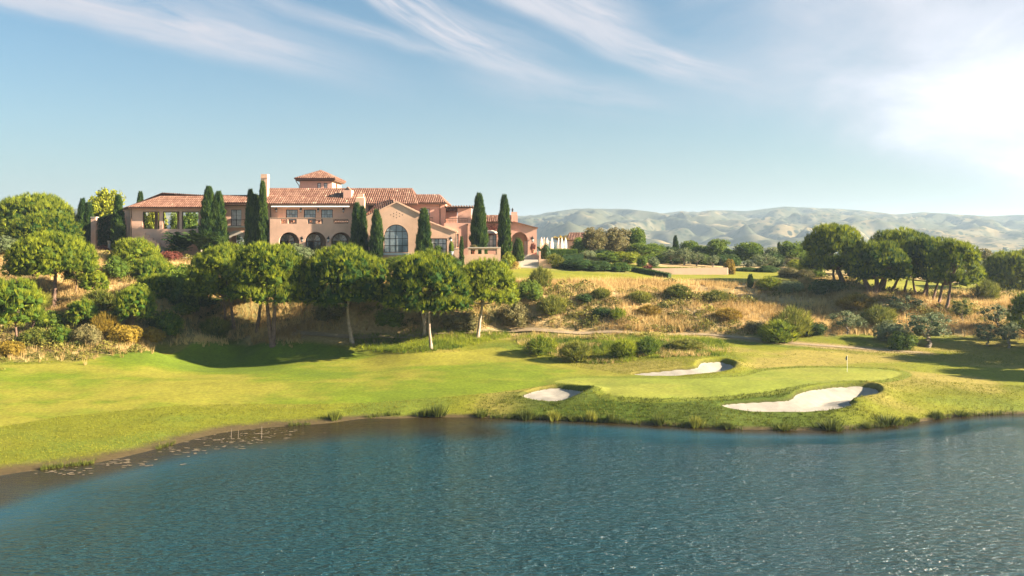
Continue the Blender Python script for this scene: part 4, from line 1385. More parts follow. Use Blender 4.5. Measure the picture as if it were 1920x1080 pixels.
# ---------------- end pavilion with the arched porch
d = 196.0
rp = pts([(956, 414.4), (956, 500), (1006.5, 500), (1006.5, 427.6)], d); rp[1] = (rp[1][0], BASE); rp[2] = (rp[2][0], BASE)
wall('wall', rp, [arch(fx(974, d), 15.5 * d / K, fz(450.6, d), HZ + 1.0, 18)], d, .6, M_PINK)
slab('wall', fx(956.5, 199.4), fx(1003, 199.4), 199.4, 199.8, BASE, fz(434, 199.4), M_TAN)
m_ = MB()
for q in (966.5, 983):
    m_.box(fx(q, 199.2), fx(q + 6, 199.2), 199.2, 199.38, HZ + 1, fz(452, 199.2))
m_.build('porch_door', M_WHITE, house)
slab('porch_floor', fx(957, d), fx(1005, d), d + .6, 199.4, BASE, HZ + 1.0, M_FLOOR)
sidewall(fx(1006.5, d) - .3, d + .6, 206, BASE, fz(428.4, d), M_PINK, th=.5)
sidewall(fx(956, d) + .3, d + .6, 206, BASE, fz(416, d), M_PINK, th=.5)
p, q = pp(954.5, 414.2, d), pp(1009, 428, d)
m_ = MB(); up = Vector((0, 0, .16)); f_, bk_ = Vector((0, -.4, 0)), Vector((0, 10.0, 0))
m_.add([p + f_, q + f_, q + bk_, p + bk_, p + f_ + up, q + f_ + up, q + bk_ + up, p + bk_ + up], [(0, 3, 2, 1), (4, 5, 6, 7), (0, 1, 5, 4), (1, 2, 6, 5), (2, 3, 7, 6), (3, 0, 4, 7)])
m_.build('roof', M_TILE, house)
d = 198.0
m_ = MB().box(fx(957.5, d), fx(970.6, d), d, d + 1.6, fz(420, d), fz(403, d)).box(fx(958.6, d), fx(969.6, d), d + .2, d + 1.4, fz(403, d), fz(397.5, d))
m_.build('chimney', M_PINK, house)
MB().lathe((fx(961, d), d + .8, fz(397.5, d)), [(.2, 0), (.12, .3), (.28, .5), (.12, .8), (.05, 1.0)], 8).build('chimney_pot', M_DARK, house)
lantern(998.4, 449.5, 196.0, 1.35)


# ================================================================== GARDEN STRUCTURES
def garden(name, label, cat, loc, group=None):
    o = empty(name, loc); tag(o, label, cat, group); return o


# porch steps
g = garden('porch_steps', 'pale stone steps rising to the arched porch of the end pavilion', 'steps', (fx(995, 194), 194, HZ))
for i in range(6):
    slab('step', fx(979, 194.5), fx(1010, 194.5), 193.6 + i * .4, 195.98, HZ - .6 + i * .27 - (.5 if i == 0 else .02), HZ - .36 + i * .27, M_STONE, g)
slab('cheek_wall', fx(1010.5, 194.5), fx(1013.5, 194.5), 193.2, 195.98, HZ - 1, HZ + 1.7, M_PINK, g)
# lawn steps
g = garden('lawn_steps', 'wide pale steps between two low walls leading down to the upper lawn', 'steps', (fx(990, 189), 189, 14.8))
for i in range(7):
    slab('step', fx(972, 189), fx(1010, 189), 187.4 + i * .75, 193.5, 14.0, 14.85 + i * .24, M_STONE, g)
m_ = MB()
for s_, (a, b) in enumerate(((950, 971.5), (1010.5, 1034))):
    z0, z1 = 13.6, 16.6
    m_.plate([(fx(a, 188), z0), (fx(b, 188), z0), (fx(b, 188), z1 - (.7 if s_ == 0 else .2)), (fx(a, 188), z1)], [], 188.0, 188.6)
m_.build('flank_wall', M_TAN, g)
# terrace wall before the low wing
g = garden('terrace_wall', 'peach terrace wall with square openings in front of the low garden wing', 'wall', (fx(900, 181), 181, 14.5))
d = 181.0
wall('wall', [(fx(865.6, d), 12.8), (fx(938.4, d), 12.8), (fx(938.4, d), fz(478.2, d)), (fx(865.6, d), fz(478.2, d))], [], d, .6, M_TAN, g)
wall('parapet', pts([(878, 478.2), (932, 478.2), (932, 465), (878, 465)], d), [prect(882.5, 891, 467.5, 476.5, d), prect(896, 903, 467.5, 476.5, d), prect(908, 931, 467.5, 476.5, d)], d + .1, .4, M_TAN, g)
wall('pier', pts([(932.2, 478.2), (938.4, 478.2), (938.4, 464), (932.2, 464)], d), [], d, .6, M_TAN, g)
wall('coping', pts([(876.5, 465), (938.9, 465), (938.9, 463.4), (876.5, 463.4)], d), [], d - .05, .7, M_STONE, g)
# piers by the gravel in front of the low wing
for a, b, lab in ((810, 818, 'stubby peach pier left of the curtained garden doors'), (852, 860.5, 'stubby peach pier right of the grey planter')):
    d = 182.6
    o = MB().box(fx(a, d), fx(b, d), d, d + .6, 14, fz(466.5, d)).build('garden_pier', M_TAN); tag(o, lab, 'pier')
    MB().box(fx(a, d) - .06, fx(b, d) + .06, d - .06, d + .66, fz(466.5, d), fz(465.4, d)).build('cap', M_STONE, o)
# long wall at the back of the upper lawn
g = garden('garden_wall', 'long low beige wall closing off the upper lawn', 'wall', tuple(ground_hit(1290, 514)))
GWA, GWB = ground_hit(1222, 513.5), ground_hit(1364, 515)
a, b = GWA, GWB
M_BEIGE = stucco('beige_stucco', (.33, .24, .17))
for p, q, mt in ((a, b, M_BEIGE), (b, b + Vector((2.6, 4.0, 0)), M_BEIGE)):
    m_ = MB(); t = (q - p).normalized(); nn = Vector((-t.y, t.x, 0)) * .4; zt_ = max(a.z, b.z) + 1.2
    m_.add([(p.x, p.y, p.z - 1), (q.x, q.y, q.z - 1), (q.x + nn.x, q.y + nn.y, q.z - 1), (p.x + nn.x, p.y + nn.y, p.z - 1), (p.x, p.y, zt_), (q.x, q.y, zt_), (q.x + nn.x, q.y + nn.y, zt_), (p.x + nn.x, p.y + nn.y, zt_)],
           [(4, 5, 6, 7), (0, 1, 5, 4), (1, 2, 6, 5), (2, 3, 7, 6), (3, 0, 4, 7)])
    m_.build('wall', mt, g)
# left garden wall and its gate pier
g = garden('garden_wall', 'peach garden wall with a pale capped pier at the far left of the house', 'wall', (fx(180, 197), 197, HZ))
d = 197.0
slab('wall', fx(173, d), fx(245, d), d, d + .5, HZ - 2, fz(419, d), M_WALL, g)
m_ = MB().box(fx(171.5, d), fx(181, d), d - .3, d + .9, HZ - 2, fz(408, d)); m_.build('pier', M_WALL, g)
MB().box(fx(171, d), fx(181.5, d), d - .4, d + 1.0, fz(408, d), fz(406.6, d)).build('cap', M_STONE, g)
o = MB().lathe((fx(205, 192), 192, HZ - .3), [(.5, 0), (.5, .3), (.34, .4), (.28, 4.0), (.42, 4.2), (.42, 4.5)], 12).build('garden_column', M_STONE)
tag(o, 'slender pale stone column against the ivy covered wall', 'column')
# low walls by the left stair
o = MB().box(fx(317.5, 186), fx(324, 186), 186, 186.7, 14.5, fz(455.6, 186)).build('garden_pier', M_WALL); tag(o, 'square peach pier at the foot of the outdoor stair', 'pier')
g = garden('terrace_wall', 'low terrace wall with a pale coping below the left wing', 'wall', (fx(330, 183), 183, 15.5))
slab('wall', fx(292, 183), fx(372, 183), 183, 183.5, 13.0, fz(484, 183), M_WALL, g); slab('coping', fx(291, 183), fx(373, 183), 182.9, 183.6, fz(484, 183), fz(482.6, 183), M_STONE, g)
g = garden('terrace_wall', 'low white stone kerb wall above the strip of lawn under the left wing', 'wall', (fx(340, 180), 180, 14.6))
slab('wall', fx(318, 180), fx(470, 180), 180, 180.5, 13.0, fz(494, 180), M_STONE, g)
# outbuilding
g = garden('outbuilding', 'small far building with a red tiled roof behind the closed parasols', 'building', (fx(1082, 262), 262, zat(fx(1082, 262), 262)))
d = 262.0
slab('wall', fx(1066, d), fx(1100, d), d, d + 7, 12, fz(450, d), M_PINK, g)
roof(pp(1064, 450.5, d - .7), pp(1103, 450.5, d - .7), pp(1101, 437, d + 4), pp(1068, 437, d + 4), parent=g); roof(pp(1103, 450.5, d - .7) + Vector((0, 9.4, 0)), pp(1064, 450.5, d - .7) + Vector((0, 9.4, 0)), pp(1068, 437, d + 4), pp(1101, 437, d + 4), parent=g)


# ================================================================== VEGETATION
def norm(a): return a / (np.linalg.norm(a, axis=-1, keepdims=True) + 1e-9)


def blades(n, L, w, spread, curl=.15, seed=0, base=.03):
    r = np.random.default_rng(seed); V = []; F = []
    for i in range(n):
        a = 2 * math.pi * (i + r.random() * .6) / n; t = spread * (.55 + .6 * r.random()); l = L * (.75 + .4 * r.random())
        rad = np.array([math.cos(a), math.sin(a), 0]); tan = np.array([-math.sin(a), math.cos(a), 0])
        tip = rad * math.sin(t) * l + np.array([0, 0, math.cos(t) * l]); mid = tip * .5 + rad * -curl * l * .3
        b = len(V)
        V += [rad * base - tan * w * .35, rad * base + tan * w * .35, mid + tan * w * .5, tip, mid - tan * w * .5]
        F += [(b, b + 1, b + 2), (b, b + 2, b + 4), (b + 4, b + 2, b + 3)]
    return np.array(V), np.array(F)


def spikes(n, L, w, spread, seed=0, base=.03):
    r = np.random.default_rng(seed); V = []; F = []
    for i in range(n):
        a = 2 * math.pi * (i + r.random() * .7) / n; t = spread * (.4 + .8 * r.random()); l = L * (.65 + .5 * r.random())
        rad = np.array([math.cos(a), math.sin(a), 0]); tan = np.array([-math.sin(a), math.cos(a), 0])
        b = len(V); o = rad * base * (.4 + r.random())
        V += [o - tan * w / 2, o + tan * w / 2, o + rad * math.sin(t) * l + np.array([0, 0, math.cos(t) * l])]
        F += [(b, b + 1, b + 2)]
    return np.array(V), np.array(F)


def leaves(n, size, spread, seed=0):
    """a small spray of bent leaves"""
    r = np.random.default_rng(seed); V = []; F = []
    for i in range(n):
        c = r.normal(0, spread, 3); u = norm(r.normal(0, 1, 3)); v = norm(np.cross(u, r.normal(0, 1, 3))); w = np.cross(u, v)
        s = size * (.7 + .6 * r.random()); b = len(V)
        V += [c - u * s * .5, c + v * s * .28 + w * s * .08, c + u * s * .5, c - v * s * .28 + w * s * .08]
        F += [(b, b + 1, b + 2), (b, b + 2, b + 3)]
    return np.array(V), np.array(F)


def scatter(tpl, P, D, S, T, seed=0):
    """copies of a template: positions P, up-axes D, sizes S, tints T -> V, F, tint"""
    r = np.random.default_rng(seed)
    n = len(P); D = norm(D)
    q = norm(np.cross(D, norm(r.normal(0, 1, (n, 3))))); e = np.cross(D, q)
    S = np.asarray(S).reshape(n, -1)
    if S.shape[1] == 1: S = np.repeat(S, 3, 1)
    tv, tf = tpl
    L = tv[None] * S[:, None, :]
    V = P[:, None] + L[..., 0:1] * q[:, None] + L[..., 1:2] * e[:, None] + L[..., 2:3] * D[:, None]
    F = tf[None] + (np.arange(n) * len(tv))[:, None, None]
    return V.reshape(-1, 3), F.reshape(-1, 3), np.repeat(T, len(tv))


def join(parts):
    V = []; F = []; T = []; o = 0
    for v, f, t in parts:
        V.append(v); F.append(f + o); T.append(t); o += len(v)
    return np.concatenate(V), np.concatenate(F), np.concatenate(T)


def ico(c, r):
    """small lumpy ball (20 faces x 4)"""
    p = (1 + 5 ** .5) / 2
    v = norm(np.array([(-1, p, 0), (1, p, 0), (-1, -p, 0), (1, -p, 0), (0, -1, p), (0, 1, p), (0, -1, -p), (0, 1, -p), (p, 0, -1), (p, 0, 1), (-p, 0, -1), (-p, 0, 1)], float))
    f = np.array([(0, 11, 5), (0, 5, 1), (0, 1, 7), (0, 7, 10), (0, 10, 11), (1, 5, 9), (5, 11, 4), (11, 10, 2), (10, 7, 6), (7, 1, 8), (3, 9, 4), (3, 4, 2), (3, 2, 6), (3, 6, 8), (3, 8, 9), (4, 9, 5), (2, 4, 11), (6, 2, 10), (8, 6, 7), (9, 8, 1)])
    return np.asarray(c) + v * np.asarray(r), f


def lobe_surface(lobes, dens, seed, low=-.5, cull=.86):
    """points spread over a set of ellipsoid lobes, those buried in a neighbour left out"""
    r = np.random.default_rng(seed); P = []; Nn = []; G = []
    C = np.array([l[0] for l in lobes]); Rr = np.array([l[1] for l in lobes])
    for i, (c, rad) in enumerate(lobes):
        rad = np.asarray(rad) * np.ones(3)
        area = 4 * math.pi * (np.mean(rad ** 1.6)) ** (2 / 1.6)
        n = max(6, int(area * dens))
        d = norm(r.normal(0, 1, (n, 3))); d = d[d[:, 2] > low]
        p = np.asarray(c) + d * rad * (.88 + .2 * r.random((len(d), 1)))
        q = ((p[:, None] - C[None]) / (Rr[None] * np.ones(3)))
        q = (q ** 2).sum(-1); q[:, i] = 9
        k = q.min(1) > cull ** 2
        P.append(p[k]); Nn.append(norm(d / rad)[k]); G.append(np.full(k.sum(), r.random()))
    return np.concatenate(P), np.concatenate(Nn), np.concatenate(G)


T_PINE = spikes(9, 1.15, .15, .36, 1, .12)
T_CYP = spikes(5, 1.0, .22, .28, 2, .05)
T_LEAF = leaves(5, .55, .32, 3)
T_FINE = leaves(6, .42, .30, 4)
T_BROOM = spikes(6, 1.0, .09, .38, 5, .05)
T_STRAW = spikes(6, 1.0, .075, .42, 6, .12)
T_TURF = spikes(4, 1.0, .16, .55, 7, .2)
T_REED = spikes(9, 1.0, .05, .24, 8, .1)

M_PINE = leafmat('pine_needles', (.018, .056, .009), (.36, .39, .026), .32)
M_PINE2 = leafmat('young_pine_needles', (.055, .11, .012), (.38, .40, .03), .38)
M_CYP = leafmat('cypress_scales', (.012, .040, .014), (.095, .145, .022), .15)
M_OLIVE = leafmat('olive_leaves', (.085, .115, .045), (.34, .36, .17), .25)
M_BROAD = leafmat('broad_leaves', (.04, .085, .012), (.24, .30, .03), .3)
M_LIME = leafmat('yellow_green_leaves', (.13, .17, .012), (.42, .40, .03), .35)
M_BROWNISH = leafmat('bronze_leaves', (.10, .095, .030), (.31, .25, .105), .25)
M_BROOM = leafmat('broom_sprays', (.075, .10, .016), (.34, .32, .05), .3)
M_GOLD = leafmat('golden_leaves', (.19, .13, .018), (.48, .33, .045), .3)
M_RED = leafmat('red_leaves', (.12, .035, .025), (.36, .12, .075), .3)
M_HEDGE = leafmat('hedge_leaves', (.018, .045, .012), (.11, .16, .022), .18)
M_STRAW = leafmat('dry_straw', (.35, .225, .075), (.80, .59, .26), .38)
M_TURF = leafmat('rough_turf', (.085, .105, .010), (.30, .29, .035), .3)
M_REED = leafmat('reed_blades', (.030, .045, .010), (.20, .22, .035), .25)
M_BARK = plain('pine_bark', (.17, .105, .075), .95, .45, 2.2, .6, 9)
M_BARKL = plain('pale_bark', (.36, .27, .20), .95, .35, 2.2, .6, 9)
M_BARKO = plain('olive_bark', (.22, .18, .14), .95, .4, 3, .6, 9)

ZERO = Vector((0, 0, 0))


def pine_crown(w, dpt, h, seed, tuft=.62, dens=3.4, flat=.5):
    """dome of clumps, in metres, base of the crown at z = 0"""
    r = np.random.default_rng(seed)
    lobes = []
    n = int(20 + w * 2.2)
    for i in range(n):
        rho = math.sqrt((i + .5) / n); a = i * 2.39996 + r.random() * .5
        rr = w * (.125 + .05 * r.random()) * (1.12 - .3 * rho)
        ztop = h * (.36 + .64 * math.sqrt(max(0, 1 - (rho * .98) ** 2.9)))
        ztop *= .86 + .26 * float(vnoise(np.array(a * .9 + seed), np.array(rho * 2.0), seed))
        rz = rr * .78
        x, y = rho * math.cos(a) * (w / 2 - rr * .85), rho * math.sin(a) * (dpt / 2 - rr * .85)
        lobes.append(((x, y, max(ztop - rz * (.95 + .25 * r.random()), rz * .75)), (rr, rr, rz)))
    for i in range(int(n * .45)):                       # drooping skirt of clumps
        a = i * 2.39996 + 1.0; rho = .55 + .35 * r.random(); rr = w * (.09 + .05 * r.random())
        lobes.append(((rho * math.cos(a) * w / 2, rho * math.sin(a) * dpt / 2, h * (.16 + .16 * r.random())), (rr, rr, rr * .7)))
    P, D, G = lobe_surface(lobes, dens / tuft ** 2 * .36, seed + 1, low=-.75)
    up = np.array([0, 0, 1.0])
    low = D[:, 2] < -.1
    keep = ~low | (r.random(len(P)) < .55)
    P, D, G = P[keep], D[keep], G[keep]
    ax = D * .36 + up * .9
    ax = np.where(D[:, 2:3] < -.1, D * .8 + up * .1, ax)
    T = np.clip(.46 + (G - .5) * .45 + r.normal(0, .28, len(P)) , 0, 1)
    S = tuft * (.65 + .7 * r.random(len(P)))
    parts = [scatter(T_PINE, P - D * .12, ax, np.c_[S, S, S * (.95 + .4 * r.random(len(P)))], T, seed + 2)]
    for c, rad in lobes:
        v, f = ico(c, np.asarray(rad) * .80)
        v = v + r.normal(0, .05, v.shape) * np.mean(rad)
        parts.append((v, f, np.full(len(v), .12)))  # clump cores tinted dark: the crown's inner shade put into the colour
    return join(parts), lobes


def trunk_mesh(mb, base, top, r0, lean=0.2, limbs=(), seed=0):
    r = random.Random(seed)
    base, top = Vector(base), Vector(top); n = 6; P = []; Rr = []
    side = Vector((r.uniform(-1, 1), r.uniform(-1, 1), 0)) * lean
    for i in range(n + 1):
        t = i / n
        P.append(base.lerp(top, t) + side * math.sin(t * math.pi) + Vector((r.uniform(-.05, .05), r.uniform(-.05, .05), 0)))
        Rr.append(r0 * (1.35 if i == 0 else 1 - .42 * t))
    mb.tube(P, Rr, 8)
    for q in limbs:
        q = Vector(q); s = P[-2].lerp(P[-1], .7)
        m1 = s.lerp(q, .5) + Vector((0, 0, -(q - s).length * .10))
        mb.tube([s, m1, q], [r0 * .55, r0 * .38, r0 * .15], 6, cap=False)


def pine(label, bbox, base_px=None, depth=None, trunks=None, seed=1, mat=None, bark=None, tuft=.62, r0=.34, name='stone_pine', group='umbrella pines', cat='tree', squash=.92, dens=3.4, bz=None):
    x0, x1, y0, y1 = bbox
    if base_px is not None: b = ground_hit(*base_px)
    else:
        cxp = (x0 + x1) / 2
        b = Vector((fx(cxp, depth), depth, zat(fx(cxp, depth), depth)))
    d = b.y
    w = (x1 - x0) * d / K * 1.03; zt_, zb_ = fz(y0, d) - .25, fz(y1, d)
    c = Vector((fx((x0 + x1) / 2, d), d, zb_))
    h = zt_ - zb_
    o = empty(name, b); tag(o, label, cat, group)
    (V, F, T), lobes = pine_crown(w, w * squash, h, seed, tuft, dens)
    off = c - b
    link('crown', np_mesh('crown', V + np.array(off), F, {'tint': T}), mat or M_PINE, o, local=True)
    for i, tb in enumerate(trunks or [base_px or None]):
        if tb is None: bb = b.copy()
        else:
            bb = ground_hit(tb[0], tb[1], dmin=max(70, d - 9), dmax=d + 9) if i else b.copy()
            if i == 0 and len(tb) > 1: bb = ground_hit(tb[0], tb[1], dmin=max(70, d - 9), dmax=d + 9)
        m_ = MB()
        tp = Vector((off.x * .65 + (bb.x - b.x) * .6, (bb.y - b.y) * .5, off.z + h * .12))
        if tb is not None and len(tb) > 2: tp.x = fx(tb[2], d) - b.x
        rr_ = random.Random(seed * 7 + i)
        limbs = []
        nl = 5 if len(trunks or [0]) < 3 else 3
        for k in range(nl):
            l = lobes[rr_.randrange(len(lobes))][0]
            limbs.append((off.x + l[0] * .8, off.y + l[1] * .8, off.z + max(l[2] * .8, h * .18)))
        trunk_mesh(m_, bb - b - Vector((0, 0, .25)), tp, r0, .25, limbs, seed + i)
        m_.build('trunk', bark or M_BARK, o, smooth=True, local=True)
    return o


# ---- the pines along the foot of the bank
pine('umbrella pine with two close trunks, leftmost of the front row below the clubhouse', (350, 492, 461, 568), (432, 616), trunks=[(424, 615), (440, 617)], seed=11, r0=.30, tuft=.54)
pine('slim dark trunked pine squeezed behind the forked front pine', (452, 540, 466, 556), (482, 622), seed=12, r0=.34, tuft=.54)
pine('broad umbrella pine whose dark trunk forks into a Y, nearest the fairway', (434, 580, 460, 574), (511, 649), trunks=[(511, 649, 500), (513, 648, 518)], seed=13, r0=.42, tuft=.54)
pine('widest umbrella pine of the front row with one bare curving trunk', (560, 734, 461, 582), (661, 642), seed=14, bark=M_BARKL, r0=.36, tuft=.54)
pine('pale forked pine standing just behind the tallest trunk at the green undergrowth', (738, 836, 480, 582), (795, 629), trunks=[(795, 629, 788), (796, 629, 800)], seed=15, bark=M_BARKL, r0=.26, tuft=.54)
pine('round crowned pine with a thin pale trunk at the edge of the fairway', (722, 880, 477, 594), (809, 655), seed=16, bark=M_BARKL, r0=.27, tuft=.54)
pine('rounded pine with a white forked trunk, right end of the front row', (850, 970, 486, 578), (895, 632), seed=17, bark=M_BARKL, r0=.33, tuft=.54)
# ---- the group on the right
pine('tall dome shaped pine at the left of the right hand grove', (1505, 1622, 422, 514), (1576, 537), trunks=[(1567, 535), (1576, 537), (1585, 538)], seed=21, r0=.36, tuft=.54)
pine('high flat pine at the back of the right hand grove', (1622, 1765, 431, 520), (1664, 545), trunks=[(1655, 543, 1668), (1673, 545, 1690)], seed=23, r0=.32, tuft=.54)
pine('dense pine over many dark leaning trunks in the middle of the right hand grove', (1688, 1802, 447, 532), (1722, 553), trunks=[(1694, 552, 1700), (1719, 552, 1722), (1728, 556, 1736), (1738, 560, 1734), (1749, 562, 1756)], seed=24, r0=.27, tuft=.54)
pine('thick trunked spreading pine in front of the right hand grove', (1590, 1703, 455, 528), (1637, 553), trunks=[(1637, 553), (1634, 553, 1618), (1641, 553, 1660)], seed=22, r0=.62, tuft=.54)
pine('sprawling pine on two leaning trunks at the front right of the grove', (1742, 1839, 453, 542), (1766, 584), trunks=[(1761, 580, 1772), (1771, 586, 1780)], seed=25, r0=.33, tuft=.54)
pine('dark spreading pine cut by the right edge of the picture', (1845, 1960, 471, 553), (1912, 549), seed=26, r0=.34, tuft=.54)
pine('low dark pine at the right edge among the olives', (1893, 1965, 548, 636), (1925, 645), seed=27, r0=.24, tuft=.6)
# ---- trees just outside the frame on the right, whose shade falls on the fairway
for k_, (x_, d_, s_) in enumerate([(88.0, 124.0, 1.0), (92.0, 113.5, .9), (100.0, 128.0, 1.1)]):
    px_c = 960 + x_ * K / d_
    pine(['pine beyond the right edge shading the end of the fairway', 'smaller pine beyond the right edge nearer the water', 'large pine farthest beyond the right edge'][k_],
         (px_c - 75 * s_, px_c + 75 * s_, 520, 610), depth=d_, seed=70 + k_, tuft=.8, dens=2.0)
# ---- the left hillside
pine('huge dark pine dome on the skyline at the far left', (-14, 137, 366, 452), depth=210, seed=31, tuft=.85, r0=.5)
pine('middle pine of the three stacked on the left hill', (24, 150, 401, 456), depth=186, seed=32, tuft=.54)
pine('wide umbrella pine on a tall bare trunk on the left slope', (18, 177, 438, 518), (99, 577), trunks=[(99, 577, 104)], seed=33, r0=.42, tuft=.54)
pine('round pine cut by the left edge with two thin trunks', (-24, 79, 526, 614), (32, 652), trunks=[(32, 652), (45, 634, 48)], seed=34, r0=.22, tuft=.62, mat=M_PINE2)
pine('bushy pine below the outdoor stair of the left wing', (205, 302, 450, 520), depth=172, seed=35, tuft=.62, mat=M_PINE2)
pine('leaning bushy pine in front of the low terrace wall', (236, 334, 484, 546), depth=164, seed=36, tuft=.62, mat=M_PINE2)
pine('bright yellowish young pine in the thick of the left slope', (252, 336, 516, 586), depth=155, seed=37, tuft=.6, mat=M_PINE2)
pine('ball shaped little pine on a short stem at the foot of the left slope', (214, 290, 541, 604), (247, 617), seed=38, r0=.16, tuft=.6, mat=M_PINE2)
pine('low bushy pine left of the ball shaped pine', (126, 182, 563, 606), (152, 613), seed=39, r0=.14, tuft=.5, mat=M_PINE2)
pine('small pine under the wide umbrella pine', (150, 203, 510, 546), (172, 562), seed=40, r0=.14, tuft=.5, mat=M_PINE2)
pine('small slender pine standing behind the bare tall trunk', (118, 172, 480, 530), (143, 550), seed=41, r0=.15, tuft=.5, mat=M_PINE2)


# ---------------------------------------------------------------- cypresses
def cypress(label, x0, x1, y0, y1, d, spires=1, seed=1, name='cypress', group='tall dark cypresses', mat=None, base_z=None):
    w = (x1 - x0) * d / K; zt_ = fz(y0, d); xc = fx((x0 + x1) / 2, d)
    zb_ = zat(xc, d) if base_z is None else base_z
    h = zt_ - zb_
    r = np.random.default_rng(seed)
    P = []; D = []; T = []; parts = []
    sp = [(0, 0, 1.0, 1.0)] if spires == 1 else [(-.19, 0, 1.0, .66), (.20, .1, .93, .62)]
    for ox, oy, hh, ww in sp:
        n = int(260 * h * w * ww / 3.0 + 260)
        t = r.random(n) ** .85
        a = r.random(n) * 2 * math.pi
        prof = np.minimum(1, (t * 6 + .25)) * np.clip((1 - t ** 2.1), 0, 1) ** .62
        lump = 1 + .30 * (vnoise(a * 1.6 + 9 * seed, t * h / 1.1, seed) - .5) * 2 + .16 * (vnoise(a * 4 + 5, t * h / .45, seed + 3) - .5) * 2
        rad = w / 2 * ww * prof * lump * (.90 + .13 * r.random(n))
        x = ox * w + rad * np.cos(a); y = oy * w + rad * np.sin(a)
        P.append(np.c_[x, y, .1 + t * h * hh * .97]); D.append(np.c_[np.cos(a) * .34, np.sin(a) * .34, np.ones(n)])
        T.append(np.clip(.40 + (lump - 1) * 1.6 + r.normal(0, .2, n), 0, 1))  # lumps lighter, hollows darker: light and shade put into the tint
        k = 12
        rings = []
        for i in range(k + 1):
            tt = i / k; pr = min(1, tt * 6 + .25) * max(0, 1 - tt ** 2.1) ** .62
            for j in range(8):
                rings.append((ox * w + w / 2 * ww * pr * .78 * math.cos(j * .785), oy * w + w / 2 * ww * pr * .78 * math.sin(j * .785), .05 + tt * h * hh * .95))
        fr = []
        for i in range(k):
            for j in range(8):
                q0, q1, q2, q3 = i * 8 + j, i * 8 + (j + 1) % 8, (i + 1) * 8 + (j + 1) % 8, (i + 1) * 8 + j
                fr += [(q0, q1, q2), (q0, q2, q3)]
        parts.append((np.array(rings), np.array(fr), np.full(len(rings), .12)))  # inner cone in the dark tone, painting the shade between the sprays
    P, D, T = np.concatenate(P), np.concatenate(D), np.concatenate(T)
    S = min(.75, .25 + w * .16) * (.7 + .6 * r.random(len(P)))
    parts.append(scatter(T_CYP, P, D, np.c_[S, S, S * 1.35], T, seed))
    V, F, T = join(parts)
    o = empty(name, (xc, d, zb_)); tag(o, label, 'tree', group)
    link('crown', np_mesh('crown', V, F, {'tint': T}), mat or M_CYP, o, local=True)
    MB().tube([(0, 0, -.3), (0, 0, h * .3)], [.16, .08], 6).build('trunk', M_BARKO, o, local=True)
    return o


cypress('cypress standing against the ivy covered garden wall', 211, 233, 369, 460, 190.5, 1, 51)
cypress('broad cypress with a double top between loggia and balcony', 378, 421, 353, 462, 186.5, 2, 52)
cypress('dark cypress with a double top right of the balcony', 462, 486, 358, 462, 188.5, 2, 53)
cypress('thin tall cypress in front of the left chimney', 484, 501, 340, 462, 187.6, 1, 54)
cypress('cypress with a double top in front of the middle chimney', 661, 687, 384, 478, 183.5, 2, 55)
cypress('short cypress left of the great arched window', 695, 717, 397, 480, 181.5, 1, 56)
cypress('short cypress right of the great arched window', 783, 807, 394, 480, 181.5, 1, 57)
cypress('tall cypress left of the small red roof', 885, 911, 365, 464, 186.0, 1, 58)
cypress('tall cypress right of the small red roof', 934, 957, 368, 466, 190.0, 1, 59)
cypress('cypress tip rising behind the ridge of the left wing', 255, 272, 361, 385, 212, 1, 60)
cypress('dark old cypress at the corner of the garden wall', 147, 172, 376, 470, 203, 2, 61)
cypress('little cypress beyond the olive trees behind the beige wall', 1261, 1272, 444, 470, 246, 1, 62)
cypress('pencil thin cypress far behind the upper lawn', 1457, 1464, 456, 482, 246, 1, 63)
cypress('thin clipped cypress beside the terrace wall', 861.5, 869, 445, 480, 179.5, 1, 64)
cypress('clipped egg shaped topiary beside the porch steps', 961.5, 980.5, 452, 484, 192.0, 1, 65, name='topiary', group=None, mat=M_HEDGE)
cypress('small upright dark shrub alone on the edge of the upper lawn', 1402, 1412, 518, 541, float(ground_hit(1407, 541).y), 1, 66, name='upright_shrub', group=None)


# ---------------------------------------------------------------- broadleaf trees, olives, shrubs: prototypes in a unit box (1 wide, 1 high)
def lumpy_crown(seed, n, z0, z1, tpl, leaf, dens, spread=.5, core=.72, lowcut=-.7, aspect=1.0):
    r = np.random.default_rng(seed); lobes = []
    for i in range(n):
        t = (i + .5) / n
        z = z0 + (z1 - z0) * t
        env = math.sin(math.pi * (.18 + .72 * t)) ** .6
        a = i * 2.4 + r.random(); rho = (.35 + .65 * r.random()) * spread * env
        rr = (.115 + .075 * r.random()) * (1.15 - .3 * t)
        lobes.append(((rho * math.cos(a) * .72, rho * math.sin(a) * .72, z), (rr, rr, rr * .9 * aspect)))
    P, D, G = lobe_surface(lobes, dens, seed + 1, low=lowcut)
    T = np.clip(.42 + (G - .5) * .5 + r.normal(0, .2, len(P)), 0, 1)
    S = leaf * (.7 + .6 * r.random(len(P)))
    parts = [scatter(tpl, P, D + np.array([0, 0, .4]), S, T, seed + 2)]
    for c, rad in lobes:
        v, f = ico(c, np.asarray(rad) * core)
        parts.append((v + r.normal(0, .08, v.shape) * np.mean(rad), f, np.full(len(v), .12)))  # dark lobe cores paint in the shade inside the crown
    return join(parts), lobes


